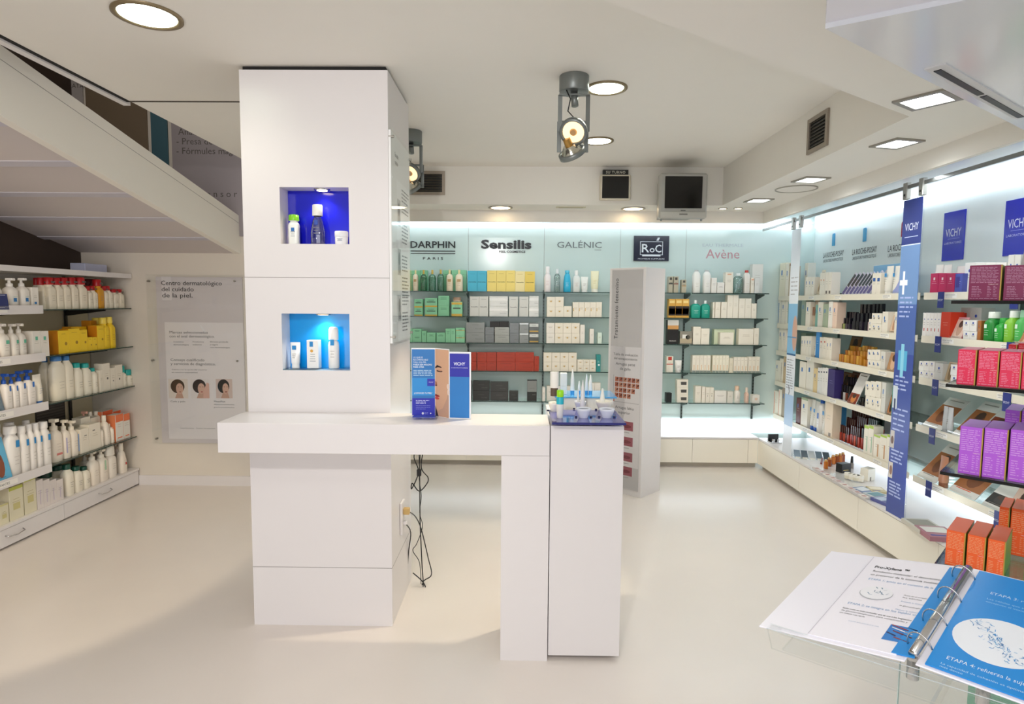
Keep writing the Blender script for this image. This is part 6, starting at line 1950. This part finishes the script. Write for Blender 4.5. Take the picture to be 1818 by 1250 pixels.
# ------------------------------------------------------------------ glass stand with slimming cartons, front right
uu = Vector((.72, -.694, 0)); vv = Vector((.694, .72, 0))
P0 = Vector((1.122, 1.60, 0)); SA = math.atan2(uu.y, uu.x)
ZSs = [1.612, 1.394, 1.160, .905]
for k, z in enumerate(ZSs):
    g = Geo(); g.box(0, .62, 0, .36, -.008, 0, GSHELF); g.box(-.0015, .62, -.0015, 0, -.008, .0003, BEDGE); g.box(-.0015, 0, 0, .36, -.008, .0003, BEDGE)
    o = obj('glass_shelf', g, loc=(P0.x, P0.y, z), rz=SA)
    tag(o, ('topmost black-edged glass shelf, carrying maroon cartons', 'black-edged glass shelf carrying the pink-red cartons', 'black-edged glass shelf carrying the violet cartons', 'lowest black-edged glass shelf, carrying the orange cartons')[k], 'shelf', 'glass shelves of the front stand')
t = thing('shelf_stand', 'clear glass side of the carton stand at the picture edge', 'stand', (P0.x, P0.y, 0), SA)
obj('glass_side', bx(.622, .63, 0, .36, 0, 1.9, GSHELF), t); obj('glass_back', bx(.05, .62, .362, .37, .0, .86, glass('green_glass', (.35, .72, .58))), t)
obj('foot_plate', bx(.0, .63, 0, .37, 0, .02, STEEL), t)
def scarton(px0, px1, pyt, k, col, side, back, label, ink, depth=.14, dup_rot=0, lift=0, txt2='#f5dada', group=None):
    z = ZSs[k]+lift
    p0 = P0+vv*back
    def atz(px):
        lo, hi = 200, 1500
        for _ in range(40):
            m = (lo+hi)/2
            if on(px, m, p0, vv).z > z: lo = m
            else: hi = m
        return on(px, (lo+hi)/2, p0, vv)
    a, b_ = atz(px0), atz(px1)
    w = (b_-a).length
    h = on((px0+px1)/2, pyt, p0, vv).z-z
    m = hexmat(col, .35)
    g = Geo(); g.box(0, w-.001, 0, depth, 0, h, m, bev=.0008)
    # printed reverse of the pack: paragraphs and a small table
    st = random.getstate(); random.seed(int(px0))
    g.lines(w*.06, w*.93, h*.93, 11, h*.042, h*.017, ink, .0004, ragged=.25)
    g.rect(w*.04, w*.94, h*.44, h*.475, col, .0006); g.text('TABLETAS', w*.6, h*.448, h*.03, txt2, .0008, width=w*.3)
    g.lines(w*.10, w*.45, h*.40, 7, h*.045, h*.016, ink, .0004, ragged=.4)
    for c_ in (.58, .76):
        g.lines(w*c_, w*(c_+.14), h*.40, 7, h*.045, h*.016, ink, .0004, ragged=.5)
    g.lines(w*.06, w*.93, h*.06, 1, h*.04, h*.018, ink, .0004, ragged=.1)
    random.setstate(st)
    gold = hexmat('#b8963c')
    g.box(w-.003, w-.0005, -.0006, .002, 0, h, gold)
    S_ = hexmat(side, .35)
    g.add([(w-.0006, .001, .001), (w-.0006, depth, .001), (w-.0006, depth, h-.001), (w-.0006, .001, h-.001)], [(0, 1, 2, 3)], S_)
    g.add([(.0, .001, -.0003), (w-.001, .001, -.0003), (w-.001, depth, -.0003), (.0, depth, -.0003)], [(3, 2, 1, 0)], S_)
    o = obj('slimming_carton', g, loc=(a.x, a.y, z+.0005), rz=SA)
    tag(o, label, 'box', group or 'slimming cartons on the front stand')
    return h
MA, MG = '#7d1a4c', '#8f9a2a'
scarton(1718, 1776, 471, 0, MA, MG, .02, 'maroon carton at the corner of the topmost glass shelf', '#b07a98', group='maroon cartons')
scarton(1780, 1842, 471, 0, MA, MG, .02, 'maroon carton cut by the picture edge', '#b07a98', group='maroon cartons')
t = thing('grey_booklet', 'light grey booklet standing tilted behind the maroon cartons', 'booklet', tuple(P0+uu*.10+vv*.24+Vector((0, 0, ZSs[0]+.001))), SA)
g = Geo(); g.box(0, .06, 0, .008, 0, .15, hexmat('#b9b8b2'), mx=Matrix.Rotation(.12, 4, 'Y')); obj('body', g, t)
PK, PG = '#e62c56', '#b8963c'
for i, (a, b_) in enumerate(((1697.5, 1731), (1733.5, 1771), (1772.5, 1811), (1812, 1852))):
    scarton(a, b_, 621+i*2, 1, PK, PG, .012, f'{ORD[i]} pink-red carton from the corner of its glass shelf', '#ee8aa5', group='pink-red cartons')
scarton(1786, 1802, 612, 1, '#d8202c', PG, .20, 'scarlet carton standing behind the pink-red ones', '#f0808a', depth=.08)
scarton(1803, 1825, 610, 1, '#d8202c', PG, .20, 'scarlet carton behind, cut by the picture edge', '#f0808a', depth=.08)
VI, VG = '#b45cdc', '#8a9a3c'
for i, (a, b_) in enumerate(((1700, 1741), (1742.5, 1785), (1788, 1832))):
    scarton(a, b_, 758+i*3, 2, VI, VG, .015, f'{ORD[i]} violet carton from the corner, front row', '#d29ae8', group='violet cartons')
for i, (a, b_) in enumerate(((1778, 1806), (1807, 1840))):
    scarton(a, b_, 728+i*2, 2, VI, VG, .20, f'{("left", "right")[i]} violet carton of the rear row', '#d29ae8', group='violet cartons')
OR, OG = '#f4652a', '#7fb02c'
for i, (a, b_) in enumerate(((1677, 1711), (1714, 1747), (1750, 1782))):
    scarton(a, b_, 943+i*8, 3, OR, OG, .02, f'{ORD[i]} orange carton from the corner, front row', '#f3a070', group='orange cartons')
for i, (a, b_) in enumerate(((1769, 1788), (1790, 1822))):
    scarton(a, b_, 900+i*4, 3, OR, OG, .23, f'{("left", "right")[i]} orange carton of the rear row', '#f3a070', depth=.12, group='orange cartons')

# ------------------------------------------------------------------ ring binder on a clear lectern
BL, TL, SB, ST_ = Vector((.482, 1.163, .966)), Vector((.717, 1.361, 1.035)), Vector((.638, .957, 1.022)), Vector((.871, 1.155, 1.087))
vd = (TL-BL).normalized(); HP = (TL-BL).length
ul = (SB-BL).normalized(); WP = (SB-BL).length
nl = ul.cross(vd).normalized()
def plane_mx(o, u, v):
    n = u.cross(v).normalized()
    v = n.cross(u).normalized()
    return Matrix(((u.x, -n.x, v.x, o.x), (u.y, -n.y, v.y, o.y), (u.z, -n.z, v.z, o.z), (0, 0, 0, 1)))
ML = plane_mx(BL, ul, vd)         # sheet: x across the page, z up the page, -y towards the reader
t = thing('ring_binder', 'open four-ring binder with a white page and a blue page', 'binder')
g = Geo(ML); g.box(-.002, WP*.985, .0, .003, -.004, HP+.004, hexmat('#eeeef8', .3), bev=.001); obj('cover', g, t)
xs0 = WP*.36
g = Geo(ML); g.box(xs0, WP*.93, -.0025, -.0004, .004, HP-.006, hexmat('#f1f0f9', .35))
l0 = .0030
x0 = xs0+.012; x1 = WP*.88; ww = x1-x0
def T_(s_, x, z, sz, c, wd=None, b_=0):
    g.text(s_, x, z*HP, sz, c, l0, width=wd, bold=b_)
def pg(px, py):
    q = ML.inverted() @ on(px, py, BL, nl); return q.x, q.z
def tline(s_, pa, pb, sz, c, b_=0):
    xa, za = pg(*pa); xb, zb = pg(*pb)
    g.text(s_, xa, za, sz, c, l0, width=abs(xb-xa), bold=b_)
tline('Pro-Xylane ™', (1553, 1010), (1611, 1022), .0125, '#1a1a20', .025)
tline('Revolución molecular: el descubrimiento de', (1550, 1017), (1692, 1044), .0095, '#3a3a42')
tline('un precursor de la sustancia cutánea', (1546, 1023), (1663, 1046), .0095, '#3a3a42')
tline('ETAPA 1: actúa en el corazón de la piel', (1542, 1031), (1668, 1056), .0095, '#7fa6cc')
tline('Actúa en el corazón de', (1605, 1060), (1654, 1067), .0055, '#55555c')
tline('las células', (1603, 1064), (1636, 1071), .0055, '#55555c')
tline('Estimula la síntesis', (1600, 1071), (1640, 1078), .0055, '#8fb0d0')
tline('de glicosaminoglicanos', (1597, 1078), (1645, 1085), .0055, '#55555c')
tline('Mejora la cohesión', (1590, 1085), (1636, 1092), .0055, '#8fb0d0')
tline('ETAPA 2: se integra en los tejidos vivos', (1505, 1074), (1634, 1104), .0095, '#7fa6cc')
tline('Actúa como un imán molecular que se une a los fragmentos', (1496, 1082), (1617, 1108), .0058, '#2f2f36', .01)
tline('de glicosaminoglicanos para completarlas y', (1494, 1086), (1610, 1112), .0058, '#55555c')
tline('una síntesis más rápida', (1491, 1090), (1536, 1098), .0058, '#55555c')
tline('La acción de la molécula en la célula', (1507, 1105), (1560, 1117), .0045, '#9fb8d0')
cx, cz = pg(1556, 1056)
g.disc(cx, cz, .030, .024, '#b9bcc4', l0); g.disc(cx, cz+.002, .029, .023, '#eef0f6', l0+.0003)
st = random.getstate(); random.seed(5)
for i in range(16):
    a, r_ = random.uniform(0, 6.28), random.uniform(.0, .02)
    ex, ez = cx+math.cos(a)*r_, cz+.002+math.sin(a)*r_*.8
    d_ = random.uniform(0, 3.1)
    g.poly([(ex, ez), (ex+.006*math.cos(d_), ez+.006*math.sin(d_)), (ex+.006*math.cos(d_)+.0012, ez+.006*math.sin(d_)+.001), (ex+.0012, ez+.001)], '#4a7898', l0+.0006)
xa, za = pg(1568, 1140); xb, zb = pg(1633, 1122)
q0, q1, q2, q3 = pg(1565, 1137), pg(1615, 1147), pg(1633, 1121), pg(1583, 1111)
g.poly([q0, q1, q2, q3], '#2f7fce', l0)
lerp = lambda a, b_, s_: (a[0]+(b_[0]-a[0])*s_, a[1]+(b_[1]-a[1])*s_)
def Q(u_, v_): return lerp(lerp(q0, q1, u_), lerp(q3, q2, u_), v_)
for (u0, v0, u1, v1, c) in ((.05, .75, .7, .95, '#9a2c28'), (.1, .55, .9, .8, '#e6e9f2'), (.2, .35, .95, .6, '#7a2420'), (.35, .05, .98, .22, '#9a3a2c'), (.02, .3, .4, .45, '#1c1a50'), (.6, .85, .98, .95, '#1c1a50')):
    g.poly([Q(u0, v1), Q(u1, v0), Q(u1, v0+.07), Q(u0, v1+.05)], c, l0+.0004)
random.setstate(st)
g.rect(xs0-.0005, xs0+.0006, .004, HP-.006, '#c5c4cf', lift=.0031)
obj('left_page', g, t)['label'] = 'white text page'
g = Geo(ML); g.box(WP*.90, WP*1.03, -.0034, -.0012, .006, HP-.01, hexmat('#1f8fe0', .3)); obj('divider_sheet', g, t)['label'] = 'bright blue divider sheet'
# right half: falls back towards level
uh = Vector((.644, -.765, 0)); ur = (uh*.99+Vector((0, 0, .045))).normalized()
SO = SB+ul*.012
MR = plane_mx(SO, ur, vd)
g = Geo(MR); g.box(.0, .30, .001, .004, -.004, HP+.004, hexmat('#eeeef8', .3), bev=.001); obj('cover', g, t)
nr = ur.cross(vd).normalized()
g = Geo(MR); g.box(.012, .262, -.0022, .0, .002, HP-.004, hexmat('#1f8fe0', .3))
g.rect(.262, .30, .0, HP, '#eeeef8', lift=.0015)
def pr(px, py):
    q = MR.inverted() @ on(px, py, SO, nr); return q.x, q.z
def tl2(s_, pa, wd, sz, c):
    x, z = pr(*pa); g.text(s_, x, z, sz, c, .0028, width=wd)
tl2('ETAPA 3: re-activa la síntesis', (1758, 1057), .12, .011, '#cfeaff')
tl2('Las células que ya no se comunican', (1752, 1066), .11, .0065, '#a8d8f8'); tl2('envejecen al mismo tiempo', (1750, 1071), .08, .0065, '#a8d8f8')
tl2('ETAPA 4: refuerza la sujeción del tejido', (1680, 1172), .155, .012, '#e6f6ff')
tl2('La capacidad de cohesión es óptima para obtener un tejido', (1670, 1181), .17, .0065, '#bfe4fb'); tl2('más denso', (1668, 1186), .03, .0065, '#bfe4fb')
cx, cz = pr(1774, 1143)
g.disc(cx, cz, .062, .060, '#eef4fb', .0026, 40)
st = random.getstate(); random.seed(11)
for i in range(150):
    s_ = random.random()
    ex = cx-.045+.075*s_+random.gauss(0, .006); ez = cz+.045-.085*s_+random.gauss(0, .009)
    if (ex-cx)**2+(ez-cz)**2 > .055**2: continue
    d_ = random.uniform(0, 3.1); r_ = random.uniform(.003, .006)
    g.poly([(ex, ez), (ex+r_*math.cos(d_), ez+r_*math.sin(d_)), (ex+r_*math.cos(d_)+.0009, ez+r_*math.sin(d_)+.0009), (ex+.0009, ez+.0009)], ('#4a9ad8', '#3a7fb8', '#7fb8e0')[i % 3], .0030)
random.setstate(st)
obj('right_page', g, t)['label'] = 'bright blue printed page'
# spine and rings
g = Geo(); g.tube([SB+ul*.006+nl*.006+vd*.01, SB+ul*.006+nl*.006+vd*(HP-.01)], .0075, CHROME, 10); obj('spine_bar', g, t)
for px, py in ((1640, 1152), (1667, 1110), (1695, 1069), (1722, 1030)):
    q = ML.inverted() @ on(px, py, BL, nl)
    c = SB+ul*.006+vd*q.z
    pts = []
    for k in range(13):
        a = PI*k/12
        pts.append(c-ul*(.018*math.cos(a))+nl*(.002+.026*math.sin(a)))
    g = Geo(); g.tube(pts, .0013, CHROME, 8); obj('ring', g, t)
# lectern
t = thing('lectern', 'clear acrylic lectern holding the open binder', 'lectern')
LB = BL-nl*.014-ul*.0-vd*.006
um = (ul+ur).normalized()
MB_ = plane_mx(LB+ul*.02, um, vd)
zoff = 0
g = Geo(MB_); g.box(.02, .56, .020, .025, -.0, HP*.95, CLEAR); obj('plate', g, t)
g = Geo(MB_); g.box(.0, .56, -.016, .025, -.006, -.002, CLEAR); g.box(.0, .56, -.020, -.016, -.008, .010, CLEAR)
g.box(.0, .56, -.0205, -.0200, .0085, .010, hexmat('#dfe6ea', .2)); g.box(.0, .56, -.0205, -.0200, -.008, -.0065, hexmat('#c9d2d6', .2)); obj('ledge', g, t)
q = MB_ @ Vector((.26, .03, HP*.35))
g = Geo(Matrix.Translation((q.x, q.y, 0)) @ Matrix.Rotation(SA, 4, 'Z')); g.box(-.07, .07, -.004, .004, .012, q.z-.03, CLEAR); g.box(-.0705, -.0695, -.0045, .0045, .012, q.z-.03, hexmat('#c5d2d0', .2)); obj('post', g, t)
g = Geo(Matrix.Translation((q.x, q.y, 0))); g.loft([(0, .17, .17), (.01, .17, .17), (.012, .165, .165)], STEEL, 32); obj('base', g, t)
for dx in (-.05, .05):
    g = Geo(Matrix.Translation((q.x+uu.x*dx, q.y+uu.y*dx, q.z-.05))); g.loft([(0, .010, .010), (.035, .010, .010), (.036, .014, .014), (.042, .014, .014)], CHROME, 14); obj('bolt', g, t)
name_all()
seen = {}
for o in list(COL.objects):
    if o.get('category'):
        n = len(o['label'].replace('-', ' ').split())
        if n > 16 or n < 4:
            print('LABEL LENGTH', n, o['label'])
        seen.setdefault(o['label'], []).append(o.name)
for k, v in seen.items():
    if len(v) > 1:
        print('SAME LABEL', k, v)
